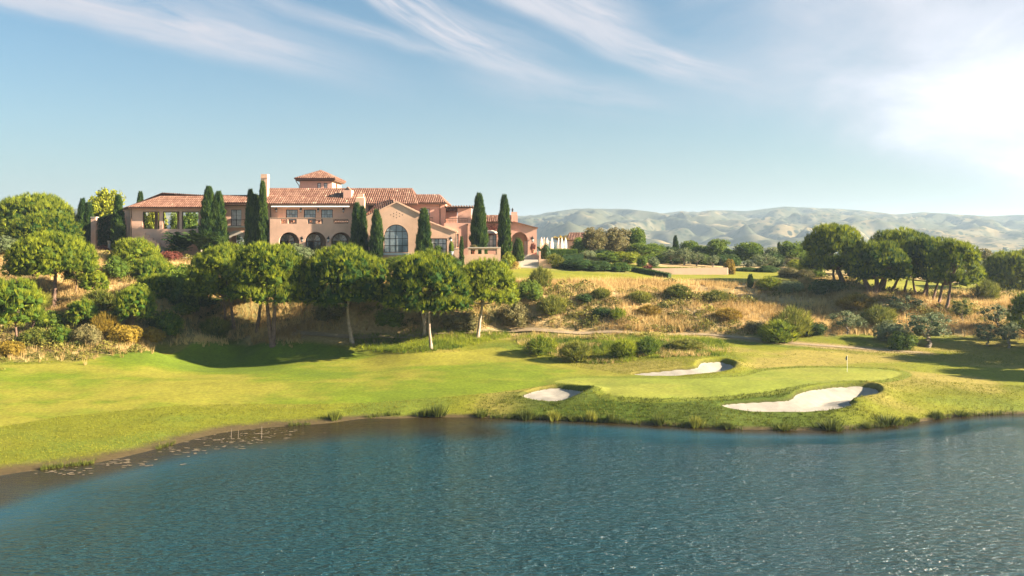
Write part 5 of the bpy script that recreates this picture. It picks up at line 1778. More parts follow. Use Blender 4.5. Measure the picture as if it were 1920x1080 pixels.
def proto_tree(seed, n, z0, z1, tpl, leaf, dens, th=.35, tr=.03, nl=6, spread=.5, core=.72, aspect=1.0):
    (V, F, T), lobes = lumpy_crown(seed, n, z0, z1, tpl, leaf, dens, spread, core, aspect=aspect)
    cm = np_mesh('crown', V, F, {'tint': T})
    mb = MB(); r = random.Random(seed)
    limbs = [(l[0][0] * .9, l[0][1] * .9, l[0][2]) for l in r.sample(lobes, min(nl, len(lobes)))]
    trunk_mesh(mb, (0, 0, -.03), (r.uniform(-.05, .05), r.uniform(-.05, .05), th), tr, .03, limbs, seed)
    tm = bpy.data.meshes.new('trunk'); tm.from_pydata(mb.v, [], mb.f); tm.update()
    return cm, tm


def proto_shrub(seed, n, tpl, leaf, dens, aspect=1.0, up=.4, core=.75):
    r = np.random.default_rng(seed); lobes = []
    for i in range(n):
        a = i * 2.4 + r.random(); rho = .34 * math.sqrt((i + .3) / n)
        rr = .17 + .08 * r.random()
        z = .30 + .42 * (1 - (rho / .36) ** 2) * r.random()
        lobes.append(((rho * math.cos(a), rho * math.sin(a), z), (rr, rr, rr * 1.15)))
        if i % 2: lobes.append(((rho * math.cos(a) * 1.1, rho * math.sin(a) * 1.1, .14), (rr * .85, rr * .85, rr * .9)))
    P, D, G = lobe_surface(lobes, dens, seed + 1, low=-.6)
    P[:, 2] = np.maximum(P[:, 2], .0)
    T = np.clip(.42 + (G - .5) * .5 + r.normal(0, .2, len(P)), 0, 1)
    S = leaf * (.7 + .6 * r.random(len(P)))
    parts = [scatter(tpl, P, D + np.array([0, 0, up]), S, T, seed + 2)]
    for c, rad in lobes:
        v, f = ico(c, np.asarray(rad) * core); parts.append((v, f, np.full(len(v), .12)))  # cores coloured dark for the shade inside the shrub
    V, F, T = join(parts)
    return V, F, T


BROAD = [proto_tree(200 + i, 20 + 3 * i, .30, .90, T_LEAF, .095, 190, .36, .03, 6) for i in range(3)]
OLIVE = [proto_tree(220 + i, 14 + 2 * i, .36, .88, T_FINE, .10, 120, .30, .05, 7, .62, .55) for i in range(3)]
SHRUB = [np_mesh('shrub', V, F, {'tint': T}) for V, F, T in [proto_shrub(240 + i, 9 + i, T_LEAF, .085, 170) for i in range(3)]]
BROOMS = [np_mesh('broom', V, F, {'tint': T}) for V, F, T in [proto_shrub(260 + i, 8 + i, T_BROOM, .24, 110, up=1.3, core=.6) for i in range(3)]]
BALL = [np_mesh('clipped', V, F, {'tint': T}) for V, F, T in [proto_shrub(280 + i, 22, T_LEAF, .055, 260, core=.9) for i in range(2)]]
MESH_MAT = {}


def with_mat(me, mat):
    """a copy of a prototype mesh for each material it is used with"""
    k = (me.name, mat.name)
    if k not in MESH_MAT:
        c = me.copy() if len(me.materials) else me
        if len(c.materials): c.materials[0] = mat
        else: c.materials.append(mat)
        MESH_MAT[k] = c
    return MESH_MAT[k]


def spot(x0, x1, y0, y1, d=None, sink=0.0):
    """base point, width and height of a plant from its outline in the photo"""
    cx = (x0 + x1) / 2
    if d is None:
        b = ground_hit(cx, y1)
    else:
        b = Vector((fx(cx, d), d, zat(fx(cx, d), d)))
    w = (x1 - x0) * b.y / K
    h = fz(y0, b.y) - b.z
    return b, w, h


def tree(label, box, d, kind, mat, bark=None, seed=0, name='broadleaf_tree', group=None, cat='tree', wk=1.0):
    b, w, h = spot(*box, d)
    h = max(h, w * .45)
    cm, tm = kind[seed % len(kind)]
    o = empty(name, b); tag(o, label, cat, group)
    o.rotation_euler = (0, 0, seed * 1.7)
    o.scale = (w * 1.06 * wk, w * 1.06 * wk, h / .99)
    wk_ = 1.22 if group == G_GARDEN else 1.0
    o.scale.x *= wk_; o.scale.y *= wk_
    c = bpy.data.objects.new('crown', with_mat(cm, mat)); col.objects.link(c); c.parent = o
    t = bpy.data.objects.new('trunk', with_mat(tm, bark or M_BARKO)); col.objects.link(t); t.parent = o
    return o


def shrub(label, box, d, kind, mat, seed=0, name='shrub', group=None, cat='shrub', deep=1.0):
    b, w, h = spot(*box, d)
    o = bpy.data.objects.new(name, with_mat(kind[seed % len(kind)], mat)); col.objects.link(o)
    o.location = b - Vector((0, 0, .08)); o.rotation_euler = (0, 0, seed * 2.1)
    o.scale = (w * 1.05, w * 1.05 * deep, max(h, .3) / .88)
    if deep != 1.0: o.rotation_euler = (0, 0, 0)
    tag(o, label, cat, group)
    return o


G_GARDEN = 'trees of the garden beyond the upper lawn'
tree('bright yellow green tree rising behind the garden wall left of the clubhouse', (158, 240, 354, 470), 216, BROAD, M_LIME, seed=1, name='yellow_tree')
tree('low yellow green tree seen through the openings of the loggia', (262, 316, 392, 470), 212, BROAD, M_LIME, seed=2, name='yellow_tree')
tree('dark leafy tree seen through the middle opening of the loggia', (318, 350, 398, 470), 210, BROAD, M_BROAD, seed=0)
tree('dark leafy tree seen through the right opening of the loggia', (336, 378, 394, 470), 211, BROAD, M_BROAD, seed=1)
tree('dark tree closing the gap behind the red leaved shrub', (1218, 1248, 458, 500), 230, BROAD, M_BROAD, seed=0, group=G_GARDEN)
tree('mid green tree between the dark loose and the tall ragged tree', (1298, 1330, 460, 500), 236, BROAD, M_BROAD, seed=1, group=G_GARDEN)
tree('grey green tree right of the broad mid green tree', (1428, 1464, 464, 504), 234, BROAD, M_OLIVE, seed=2, group=G_GARDEN)
tree('small dark tree between date palm and bronze trees', (1076, 1104, 446, 482), 234, BROAD, M_BROAD, seed=0, group=G_GARDEN)
tree('green tree close against the left side of the grove', (1494, 1530, 460, 506), 228, BROAD, M_BROAD, seed=1, group=G_GARDEN)
tree('green shrub tree seen through the round garden arch', (425, 466, 436, 482), 212, OLIVE, M_BROAD, seed=0)
tree('tall bronze leaved tree left of its pair beyond the porch', (1094, 1136, 428, 482), 222, BROAD, M_BROWNISH, seed=0, group=G_GARDEN)
tree('bronze leaved tree touching the bright green one', (1126, 1182, 427, 484), 226, BROAD, M_BROWNISH, seed=1, group=G_GARDEN)
tree('fresh green tree right of the bronze trees', (1168, 1212, 428, 492), 232, BROAD, M_BROAD, seed=2, group=G_GARDEN)
tree('deep green rounded tree below the fresh green tree', (1180, 1238, 456, 497), 224, BROAD, M_BROAD, seed=0, group=G_GARDEN)
tree('dark bushy tree behind the olives of the beige wall', (1236, 1270, 462, 498), 236, BROAD, M_HEDGE, seed=1, group=G_GARDEN)
tree('dark loose tree under the little cypress', (1268, 1312, 452, 498), 238, BROAD, M_BROAD, seed=2, group=G_GARDEN)
tree('silvery olive at the left end of the beige wall', (1240, 1276, 466, 502), 214, OLIVE, M_OLIVE, seed=0, name='olive_tree', group='olives behind the beige wall')
tree('spreading olive in the middle of the beige wall', (1264, 1302, 464, 502), 213, OLIVE, M_OLIVE, seed=1, name='olive_tree', group='olives behind the beige wall')
tree('smaller olive right of the spreading olive', (1290, 1322, 472, 503), 213, OLIVE, M_OLIVE, seed=2, name='olive_tree', group='olives behind the beige wall')
tree('tall dark green tree with a ragged top behind the right half of the beige wall', (1322, 1368, 448, 500), 232, BROAD, M_BROAD, seed=1, group=G_GARDEN)
tree('pale small olive in front of the tall ragged tree', (1322, 1352, 478, 506), 212, OLIVE, M_OLIVE, seed=1, name='olive_tree', group='olives behind the beige wall')
tree('broad mid green tree right of the golden bush', (1368, 1432, 455, 506), 228, BROAD, M_BROAD, seed=2, group=G_GARDEN)
tree('pale olive on thin white stems by the dark hedge', (1408, 1458, 476, 513), 206, OLIVE, M_OLIVE, seed=2, name='olive_tree', group='olives behind the beige wall')
tree('very small pale olive left of the thin stemmed olive', (1392, 1412, 486, 512), 206, OLIVE, M_OLIVE, seed=0, name='olive_tree', group='olives behind the beige wall')
tree('bright green tree beside the pencil thin cypress', (1462, 1508, 453, 500), 226, BROAD, M_BROAD, seed=0, group=G_GARDEN)
tree('yellowish olive above the rosy clipped hedge', (1466, 1508, 482, 512), 212, OLIVE, M_BROWNISH, seed=1, name='olive_tree', group='olives behind the beige wall')
tree('bronze rounded tree between the grove and the right edge pine', (1812, 1864, 468, 500), 222, BROAD, M_BROWNISH, seed=2, group=G_GARDEN)
tree('grey green tree under the bronze tree beside the grove', (1816, 1850, 484, 520), 205, OLIVE, M_OLIVE, seed=2, name='olive_tree', group='olives behind the beige wall')
tree('dark low tree in the gap behind the leaning trunks', (1540, 1600, 476, 528), 205, BROAD, M_HEDGE, seed=1, group=G_GARDEN)
G_OLV = 'olives on the right hand slope'
tree('single dark stemmed olive in the dry grass', (1556, 1618, 581, 625), None, OLIVE, M_OLIVE, seed=0, name='olive_tree', group=G_OLV)
tree('largest olive with a white forked trunk at the edge of the fairway', (1692, 1790, 584, 650), None, OLIVE, M_OLIVE, seed=1, name='olive_tree', group=G_OLV)
tree('dark bushy olive in the shade below the grove', (1660, 1728, 552, 592), None, OLIVE, M_OLIVE, seed=2, name='olive_tree', group=G_OLV)
tree('yellowish little olive right of the leaning trunks', (1780, 1828, 558, 605), None, OLIVE, M_BROOM, seed=1, name='olive_tree', group=G_OLV)
tree('light green olive on a short trunk near the right edge', (1842, 1896, 568, 618), None, OLIVE, M_OLIVE, seed=0, name='olive_tree', group=G_OLV)
tree('low sprawling olive by the bare sandy patch', (1826, 1876, 606, 648), None, OLIVE, M_OLIVE, seed=2, name='olive_tree', group=G_OLV)
tree('dense grey olive at the right border of the fairway', (1868, 1916, 602, 652), None, OLIVE, M_OLIVE, seed=1, name='olive_tree', group=G_OLV)

# ---- shrubs and hedges near the house
shrub('pale silvery bush in front of the arcade', (524, 586, 455, 492), 178, SHRUB, M_OLIVE, 0)
shrub('golden orange shrub at the foot of the garden wall', (172, 206, 470, 502), 183, SHRUB, M_GOLD, 1)
shrub('reddish shrub beside the outdoor stair', (296, 338, 468, 492), 179, SHRUB, M_RED, 2)
shrub('red tinged shrub against the garden column', (180, 206, 458, 472), 190, SHRUB, M_RED, 1)
shrub('round green bush below the golden shrub', (193, 236, 501, 548), 168, SHRUB, M_BROAD, 0)
shrub('vivid green bush right of the bright young pine', (318, 370, 530, 590), 152, SHRUB, M_BROAD, 1)
shrub('leafy green bush at the foot of the two trunked pine', (358, 420, 556, 606), 157, SHRUB, M_BROAD, 2)
shrub('bright green low bush below the bright young pine', (318, 362, 566, 612), 149, SHRUB, M_PINE2, 0)
shrub('clipped yellow green hedge on the terrace under the great window', (716, 800, 477, 498), 176.5, BALL, M_PINE2, 0, name='hedge', cat='hedge')
shrub('dark clipped hedge left of the great window', (588, 700, 478, 500), 176, BALL, M_HEDGE, 1, name='hedge', cat='hedge')
shrub('dark clipped hedge below the low garden wing', (800, 866, 477, 498), 178, BALL, M_HEDGE, 0, name='hedge', cat='hedge')
shrub('yellow green bush beside the terrace wall', (936, 966, 470, 492), 186, SHRUB, M_LIME, 0)
shrub('low golden shrub left of the lawn steps', (950, 972, 487, 501), 186, SHRUB, M_GOLD, 2)
shrub('small dark clipped bush at the corner of the terrace wall', (936, 954, 484, 504), 180, BALL, M_HEDGE, 1, name='clipped_bush')
shrub('round clipped ball right of the porch', (1014, 1032, 455, 474), 197, BALL, M_HEDGE, 0, name='topiary')
shrub('feathery grey green shrub beside the lawn steps', (1024, 1056, 480, 502), None, BROOMS, M_BROOM, 1)
shrub('smooth dark low mound at the left of the upper lawn', (1046, 1118, 483, 503), None, BALL, M_HEDGE, 0, name='clipped_mound')
shrub('second dark mound running towards the middle of the lawn', (1096, 1150, 487, 506), None, BALL, M_HEDGE, 1, name='clipped_mound')
shrub('bright bushy hedge behind the dark mounds', (1110, 1166, 469, 500), 203, SHRUB, M_BROAD, 0)
shrub('large yellow green rounded shrub behind the mounds', (1144, 1198, 469, 500), 203, SHRUB, M_LIME, 2)
shrub('light fluffy shrub between hedge and bronze trees', (1088, 1116, 468, 492), 205, SHRUB, M_OLIVE, 1)
shrub('small clipped green bush at the end of the dark mound', (1140, 1184, 490, 508), None, BALL, M_BROAD, 1, name='clipped_bush')
shrub('fresh green bush left of the red one', (1194, 1214, 477, 505), 200, SHRUB, M_BROAD, 2)
shrub('grey leaved bush right of the red one', (1213, 1236, 480, 507), 201, SHRUB, M_OLIVE, 0)
shrub('red leaved shrub at the left end of the beige wall', (1202, 1226, 494, 511), None, SHRUB, M_RED, 0)
shrub('flaming yellow bush at the right end of the beige wall', (1357, 1377, 484, 514), None, SHRUB, M_GOLD, 1)
shrub('long dark hedge behind the thin stemmed olive', (1374, 1424, 500, 514), 203, BALL, M_HEDGE, 0, name='hedge', cat='hedge', deep=.4)
shrub('taller dark clipped hedge block by the lawn', (1418, 1462, 496, 514), 202, BALL, M_HEDGE, 1, name='hedge', cat='hedge', deep=.4)
shrub('rosy brown clipped shrub, left one of a pair', (1459, 1500, 500, 520), None, BALL, M_BROWNISH, 0, name='clipped_mound')
shrub('rosy brown clipped shrub, right one of a pair', (1492, 1528, 503, 524), None, BALL, M_BROWNISH, 1, name='clipped_mound')
shrub('light bush below the rosy clipped pair', (1518, 1546, 500, 530), 188, SHRUB, M_BROAD, 1)


for k, (lab, box, d_, mat) in enumerate([
    ('dark bush filling the gap below the bronze trees', (1096, 1150, 466, 492), 214, M_HEDGE),
    ('mid green bush under the deep green rounded tree', (1196, 1250, 474, 500), 216, M_BROAD),
    ('dark bush under the first silvery olive', (1236, 1290, 482, 503), 219, M_HEDGE),
    ('green bush behind the smaller olive', (1284, 1336, 474, 502), 222, M_BROAD),
    ('dark green bush below the tall ragged tree', (1330, 1384, 474, 503), 221, M_HEDGE),
    ('round green bush left of the broad mid green tree', (1352, 1392, 464, 500), 236, M_BROAD),
    ('dark bush right of the broad mid green tree', (1418, 1470, 470, 506), 222, M_HEDGE),
    ('leafy bush between bright tree and the grove', (1488, 1546, 470, 508), 216, M_BROAD),
    ('loose yellow green bush left of the grove', (1476, 1520, 484, 512), 206, M_LIME),
    ('green bush behind the golden date palm', (1062, 1104, 452, 482), 222, M_BROAD)]):
    shrub(lab, box, d_, SHRUB, mat, k, group='bushes under the garden trees')


def hedge(label, p, q, w, h, seed, mat=None):
    p, q = Vector(p), Vector(q); t = (q - p); L = t.length; t.normalize(); n = Vector((-t.y, t.x, 0))
    r = np.random.default_rng(seed); N_ = int((L * w + 2 * L * h + 2 * w * h) * 26)
    u = r.random(N_) * L; f = r.integers(0, 4, N_); v = r.random(N_)
    a = np.where(f == 0, v * w, np.where(f == 1, 0, np.where(f == 2, v * w, w))) - w / 2
    z = np.where((f == 0) | (f == 2), h, v * h)
    nx_ = np.where(f == 1, -1.0, np.where(f == 3, 1.0, 0)); nz_ = np.where((f == 0) | (f == 2), 1.0, .15)
    P = np.array(p)[None] + u[:, None] * np.array(t) + a[:, None] * np.array(n)
    P[:, 2] = p.z + (q.z - p.z) * u / L + z + r.normal(0, .05, N_)
    D = nx_[:, None] * np.array(n)[None] + nz_[:, None] * np.array([0, 0, 1.0])
    parts = [scatter(T_LEAF, P, D, .20 * (.7 + .6 * r.random(N_)), np.clip(.45 + r.normal(0, .22, N_), 0, 1), seed)]
    k = []
    for (uu, zz) in ((0, 0), (L, 0)):
        for aa in (-w / 2 + .08, w / 2 - .08):
            b_ = p + t * uu + n * aa; zb_ = p.z if uu == 0 else q.z
            k += [(b_.x, b_.y, zb_ - .3), (b_.x, b_.y, zb_ + h - .08)]
    parts.append((np.array(k), np.array([(0, 1, 3), (0, 3, 2), (4, 6, 7), (4, 7, 5), (0, 4, 5), (0, 5, 1), (2, 3, 7), (2, 7, 6), (1, 5, 7), (1, 7, 3)]), np.full(8, .1)))  # inner box tinted dark to paint the shade behind the leaves
    V, F, T = join(parts)
    return tag(link('hedge', np_mesh('hedge', V, F, {'tint': T}), mat or M_HEDGE), label, 'hedge')


hedge('bright topped box hedge in front of the closed parasols', pd(1015, 484, 198), pd(1082, 484, 199), 1.6, 2.0, 301, M_BROAD)
hedge('lower dark box hedge between lawn steps and mounds', pd(1052, 492, 195), pd(1092, 490, 197), 1.4, 1.7, 302)
hedge('low dark hedge slanting down across the upper lawn', ground_hit(1186, 508), ground_hit(1256, 521), 1.2, .95, 303)
hedge('thin low hedge running along the top of the beige wall', tuple(GWA + Vector((0, .9, .1))), tuple(GWB + Vector((0, .9, .1))), .9, 1.3, 304, M_BROAD)
# ivy on the garden wall
r = np.random.default_rng(310)
n_ = 2600
px_ = 182 + 50 * r.random(n_); yt_ = np.interp(px_, [182, 200, 231], [409, 404, 397]); py_ = yt_ + (462 - yt_) * r.random(n_)
P = np.c_[(px_ - 960) * 195.6 / K, 195.6 + r.random(n_) * .5, CAMZ - (py_ - HOR) * 195.6 / K]
V, F, T = scatter(T_LEAF, P, np.tile([0, -1.0, .3], (n_, 1)), .42 * (.7 + .6 * r.random(n_)), np.clip(.3 + r.normal(0, .2, n_), 0, 1), 311)
g = empty('ivy_screen', (fx(206, 196), 196, HZ)); tag(g, 'sheet of dark ivy hanging over a sloping topped garden wall', 'ivy')
link('foliage', np_mesh('foliage', V, F, {'tint': T}), M_HEDGE, g)
MB().plate(pts([(182, 470), (231, 470), (231, 398.5), (200, 405), (182, 410)], 196), [], 196.1, 196.6).build('wall', M_WALL, g)
# bougainvillea over the small doors
n_ = 420
P = np.c_[fx(922, 193) + r.normal(0, 1.15, n_), 193.2 + r.normal(0, .4, n_), fz(431, 193) + r.normal(0, .55, n_)]
V, F, T = scatter(T_LEAF, P, r.normal(0, 1, (n_, 3)), .32 * np.ones(n_), r.random(n_), 312)
tag(link('bougainvillea', np_mesh('bougainvillea', V, F, {'tint': T}), M_RED), 'red flowering creeper between the two tall cypresses above the doors', 'creeper')


# ---- palms
def palm(label, box, d, nf, seed, mat, L=3.0, trunk=True, name='palm', upright=1.1):
    b, w, h = spot(*box, d)
    r = np.random.default_rng(seed)
    o = empty(name, b); tag(o, label, 'palm')
    parts = []
    th = h * ((.48 if 'date' in label else .22) if trunk else .15)
    for i in range(nf):
        a = i * 2.4 + r.random() * .5; el = upright + (1.35 - upright) * r.random() ** 1.2; el = min(el, 1.45)
        l = L * (.75 + .4 * r.random())
        hd = np.array([math.cos(a), math.sin(a), 0])
        k = 9; pos = np.array([0, 0, th]); e = el; prev = pos.copy()
        for j in range(k):
            st_ = l / k
            step = hd * math.cos(e) * st_ + np.array([0, 0, math.sin(e) * st_]); nxt = pos + step
            sd = np.array([-hd[1], hd[0], 0]); wl_ = l * .20 * math.sin(math.pi * (j + 1.2) / (k + 1.6)) + .03
            V = []; F = []
            for s in (-1, 1):
                b0 = len(V)
                V += [pos, nxt, nxt + sd * s * wl_ + step * .9 - np.array([0, 0, wl_ * .35]), pos + sd * s * wl_ * .9 + step * 1.1 - np.array([0, 0, wl_ * .4])]
                F += [(b0, b0 + 1, b0 + 2)] if j % 2 else [(b0, b0 + 1, b0 + 3)]
            parts.append((np.array(V), np.array(F), np.full(len(V), float(np.clip(.4 + r.normal(0, .25), 0, 1)))))
            pos = nxt; e -= (.85 + r.random() * .9) / k * (1.0 if el < 1.2 else .8)
    V, F, T = join(parts)
    link('fronds', np_mesh('fronds', V, F, {'tint': T}), mat, o, local=True)
    MB().tube([(0, 0, -.2), (.05, 0, th * .6), (0, 0, th + .1)], [.3, .22, .24], 8).build('trunk', M_BARKO, o, local=True)
    return o


palm('dark feathery palm under the right loggia opening', (322, 366, 412, 482), 185.5, 80, 401, M_CYP, 5.2)
palm('second dark palm next to the broad double topped cypress', (356, 398, 404, 482), 184.6, 80, 402, M_CYP, 5.4)
palm('low dark palm between the garden pier and the small window', (318, 346, 436, 484), 183.8, 50, 403, M_HEDGE, 3.6, False)
palm('golden crowned date palm behind the closed parasols', (1034, 1070, 428, 478), 218, 46, 404, M_GOLD, 3.0)
palm('small green palm tuft left of the closed parasols', (1006, 1024, 440, 478), 220, 26, 405, M_BROAD, 2.2)

# ---- undergrowth and feathery shrubs on the bank
G_BANK = 'feathery shrubs on the grassy bank'
for k, (lab, box, kind, mat) in enumerate([
    ('tall feathery shrub poking above the lawn edge right of the front pines', (994, 1032, 503, 540), BROOMS, M_BROOM),
    ('wide dark scrub bush at the top of the bank beside the pines', (964, 1014, 522, 562), SHRUB, M_BROAD),
    ('green tongue shaped bush high on the bank', (1108, 1148, 534, 562), BROOMS, M_BROOM),
    ('dark bush under the tongue shaped one', (1070, 1116, 540, 566), SHRUB, M_HEDGE),
    ('soft round feathery bush in the middle of the bank top', (1248, 1296, 527, 560), BROOMS, M_BROOM),
    ('dark brown bramble in the middle of the bank', (1106, 1150, 566, 594), SHRUB, M_HEDGE),
    ('green weed clump right of the brown bramble', (1140, 1174, 570, 598), BROOMS, M_PINE2),
    ('yellow green clump at the lawn edge near the rosy hedge', (1424, 1464, 522, 546), BROOMS, M_LIME),
    ('grey green bush at the lawn edge left of the grove', (1462, 1504, 524, 550), SHRUB, M_OLIVE),
    ('large feathery green bush low on the bank', (1450, 1518, 580, 632), BROOMS, M_BROOM),
    ('dark green bush at the left foot of the large feathery one', (1432, 1490, 606, 642), BROOMS, M_PINE2),
    ('deep green low bush right of the large feathery one', (1500, 1548, 600, 628), SHRUB, M_HEDGE),
    ('rounded yellow green broom bush below the grove', (1618, 1678, 576, 612), BROOMS, M_BROOM),
    ('yellow broom at the foot of the spreading pine', (1580, 1640, 556, 584), BROOMS, M_GOLD),
    ('dark hedge like bush behind the spreading pine', (1520, 1580, 520, 552), SHRUB, M_HEDGE),
    ('fluffy light bush right of the grove', (1826, 1872, 528, 566), BROOMS, M_BROOM),
    ('green bush between the two largest slope olives', (1640, 1700, 598, 640), SHRUB, M_OLIVE),
    ('low green bush at the foot of the white forked olive', (1668, 1716, 618, 656), SHRUB, M_BROAD),
    ('tall grassy bush in the mound left of the back bunker', (988, 1040, 632, 664), BROOMS, M_PINE2),
    ('spreading straw green bush in the middle of that mound', (1056, 1108, 644, 678), BROOMS, M_BROOM),
    ('round green bush above the back bunker', (1148, 1196, 640, 670), BROOMS, M_PINE2),
    ('dark tilted bush above the back bunker', (1194, 1236, 633, 664), BROOMS, M_BROAD),
    ('low dark bush at the right of the mound', (1262, 1314, 637, 656), BROOMS, M_BROOM),
    ('dark bush under the round pine of the left edge', (70, 120, 578, 620), SHRUB, M_BROAD),
    ('bright green bush near the left edge rough', (88, 134, 605, 646), SHRUB, M_PINE2),
    ('olive brown bush between the two thin trunks and the green bush', (36, 94, 612, 648), SHRUB, M_BROOM),
    ('golden scrub bush under the ball shaped pine', (206, 262, 606, 644), SHRUB, M_GOLD),
    ('golden green scrub right of the ball shaped pine', (258, 306, 610, 640), SHRUB, M_GOLD),
    ('rusty scrub in the middle of the left rough', (136, 186, 606, 646), SHRUB, M_BROWNISH),
    ('broad green bush below the stair pier', (318, 374, 490, 536), SHRUB, M_BROAD),
    ('wide leafy bush between garden wall and bushy pine', (190, 240, 478, 520), SHRUB, M_BROAD),
    ('yellow green bush beneath the leaning bushy pine', (226, 286, 528, 580), SHRUB, M_PINE2),
    ('dark leafy bush right of the leaning bushy pine', (300, 356, 500, 552), SHRUB, M_BROAD),
    ('rounded lime bush above the shadowed fairway edge', (288, 340, 578, 628), SHRUB, M_PINE2),
    ('olive green bush left of the two trunked pine', (340, 392, 520, 574), SHRUB, M_BROAD),
    ('low golden bush at the far left rough', (-10, 40, 636, 668), SHRUB, M_GOLD),
    ('golden broom right of the low bushy pine', (172, 216, 590, 628), BROOMS, M_GOLD),
    ('straw coloured broom on the open left slope', (160, 212, 548, 582), BROOMS, M_BROOM),
    ('green scrub left of the tall bare trunk', (40, 92, 548, 592), BROOMS, M_BROOM),
    ('yellow green broom in the straw right of the front pines', (1010, 1060, 556, 590), BROOMS, M_BROOM),
    ('small yellow broom in the middle of the straw slope', (1196, 1240, 566, 594), BROOMS, M_GOLD),
    ('green broom under the tongue shaped bush', (1176, 1226, 540, 568), BROOMS, M_BROOM),
    ('green broom on the right half of the bank top', (1318, 1366, 538, 564), BROOMS, M_BROOM),
    ('tawny broom in the right half of the straw slope', (1340, 1392, 572, 602), BROOMS, M_GOLD),
    ('low tawny bush by the path bend', (1392, 1436, 590, 622), SHRUB, M_BROWNISH),
    ('rough grey green bush on the skyline under the dark pine dome', (-20, 36, 440, 474), SHRUB, M_OLIVE),
    ('grey bush in the shadow of the left slope pines', (280, 330, 584, 622), SHRUB, M_HEDGE),
    ('tall grass clump at the foot of the shadowed left slope', (376, 430, 600, 636), BROOMS, M_BROOM),
    ('dark green thicket bush behind the front row pines', (696, 756, 572, 612), SHRUB, M_BROAD),
    ('bronze green thicket between the two right front pines', (826, 892, 578, 618), SHRUB, M_BROWNISH),
    ('bronze bramble behind the widest pine', (590, 650, 556, 600), SHRUB, M_BROWNISH),
    ('bramble bush right of the last front pine', (930, 990, 560, 612), SHRUB, M_BROWNISH),
]):
    if 1040 < box[0] < 1420 and box[2] < 600:      # the scrub of the middle slope is lower and more ragged
        cx_ = (box[0] + box[1]) / 2; hw_ = (box[1] - box[0]) * .43; box = (cx_ - hw_, cx_ + hw_, box[3] - (box[3] - box[2]) * .72, box[3])
    shrub(lab, box, None, kind, mat, k, group=G_BANK, name='bank_shrub')

# ---------------------------------------------------------------- masses: dry grass, scrub, turf
r = np.random.default_rng(500)
PATHD = np.where(pm, dpth, 99.0)


def sample(n, x0, x1, y0, y1, wfun):
    x = x0 + (x1 - x0) * r.random(n); y = y0 + (y1 - y0) * r.random(n)
    k = r.random(n) < wfun(x, y)
    x, y = x[k], y[k]
    return x, y, zgrid(x, y, GZ)


WILDG = wild * (1 - np.clip(np.maximum(le, rle) * 1.4, 0, 1)) * (1 - sstep(-PATHD, -1.5, -1.0)) * (GY < 192)


def straw_w(x, y):
    p = sstep(fbm(x / 9, y / 6, 3, 521), .36, .58)
    return zgrid(x, y, WILDG) * (.25 + .75 * p)


def scrub_w(x, y):
    return zgrid(x, y, WILDG) * sstep(fbm(x / 11 + 40, y / 7, 3, 522), .47, .62)


x, y, z = sample(120000, -105, 108, 112, 190, straw_w)
n = len(x); S = (.55 + .75 * r.random(n)) * (.8 + .6 * fbm(x / 5, y / 5, 2, 523))
hi = np.clip(.5 + (fbm(x / 6, y / 4, 3, 524) - .5) * 1.5 + r.normal(0, .2, n), 0, 1)
V, F, T = scatter(T_STRAW, np.c_[x, y, z - .03], np.c_[r.normal(0, .14, (n, 2)), np.ones(n)], np.c_[S * .9, S * .9, S], hi, 525)
tag(link('dry_grass', np_mesh('dry_grass', V, F, {'tint': T}), M_STRAW), kind='stuff')
x, y, z = sample(15000, -105, 108, 112, 190, scrub_w)
n = len(x); S = (.6 + .9 * r.random(n)) * np.where(r.random(n) < .25, 1.9, 1.0)
mound = join([scatter(T_LEAF, p_, d_, .34 * np.ones(len(p_)), t_, 531) for p_, d_, t_ in [(lambda q: (np.c_[q[:, :2] * .5, np.abs(q[:, 2]) * .42], np.c_[q[:, :2], np.abs(q[:, 2]) + .3], np.full(len(q), .5)))(norm(r.normal(0, 1, (14, 3))))]])
V, F, T = scatter((mound[0], mound[1]), np.c_[x, y, z - .05], np.c_[np.zeros((n, 2)), np.ones(n)], np.c_[S, S, S * (.7 + .5 * r.random(n))], np.clip(.45 + r.normal(0, .25, n), 0, 1), 532)
tag(link('low_scrub', np_mesh('low_scrub', V, F, {'tint': T}), leafmat('scrub_leaves', (.07, .082, .016), (.36, .31, .06), .28)), kind='stuff')


# tall green grass: belt under the front pines and the mound behind the back bunker
BELT = [wpoly([(668, 630), (760, 624), (880, 622), (955, 622), (945, 634), (860, 652), (780, 662), (700, 658), (662, 644)], 3),
        wpoly([(972, 630), (1040, 628), (1150, 629), (1270, 630), (1350, 640), (1365, 662), (1300, 668), (1190, 676), (1120, 682), (1040, 670), (985, 656)], 3)]


def belt_w(x, y):
    return np.maximum(sstep(sd_poly(x, y, BELT[0]), -.8, .8), sstep(sd_poly(x, y, BELT[1]), -.8, .8) * (.35 + .65 * sstep(fbm(x / 5, y / 3, 3, 541), .4, .6)))


x, y, z = sample(60000, -30, 42, 118, 152, belt_w)
n = len(x); S = (.25 + .6 * r.random(n) ** 1.5) * (.6 + .8 * fbm(x / 3, y / 2, 3, 545))
V, F, T = scatter(T_STRAW, np.c_[x, y, z - .03], np.c_[r.normal(0, .16, (n, 2)), np.ones(n)], np.c_[S, S, S], np.clip(.35 + (fbm(x / 4, y / 3, 3, 542) - .5) * 1.2 + r.normal(0, .2, n), 0, 1), 543)
x2, y2, z2 = sample(9000, -2, 42, 118, 152, lambda x, y: sstep(sd_poly(x, y, BELT[1]), -.8, .8) * sstep(fbm(x / 4 + 9, y / 2.5, 3, 547), .45, .6))
n2_ = len(x2); S2 = .45 + .5 * r.random(n2_)
V2, F2, T2 = scatter(T_STRAW, np.c_[x2, y2, z2 - .03], np.c_[r.normal(0, .16, (n2_, 2)), np.ones(n2_)], np.c_[S2, S2, S2], np.clip(.5 + r.normal(0, .2, n2_), 0, 1), 548)
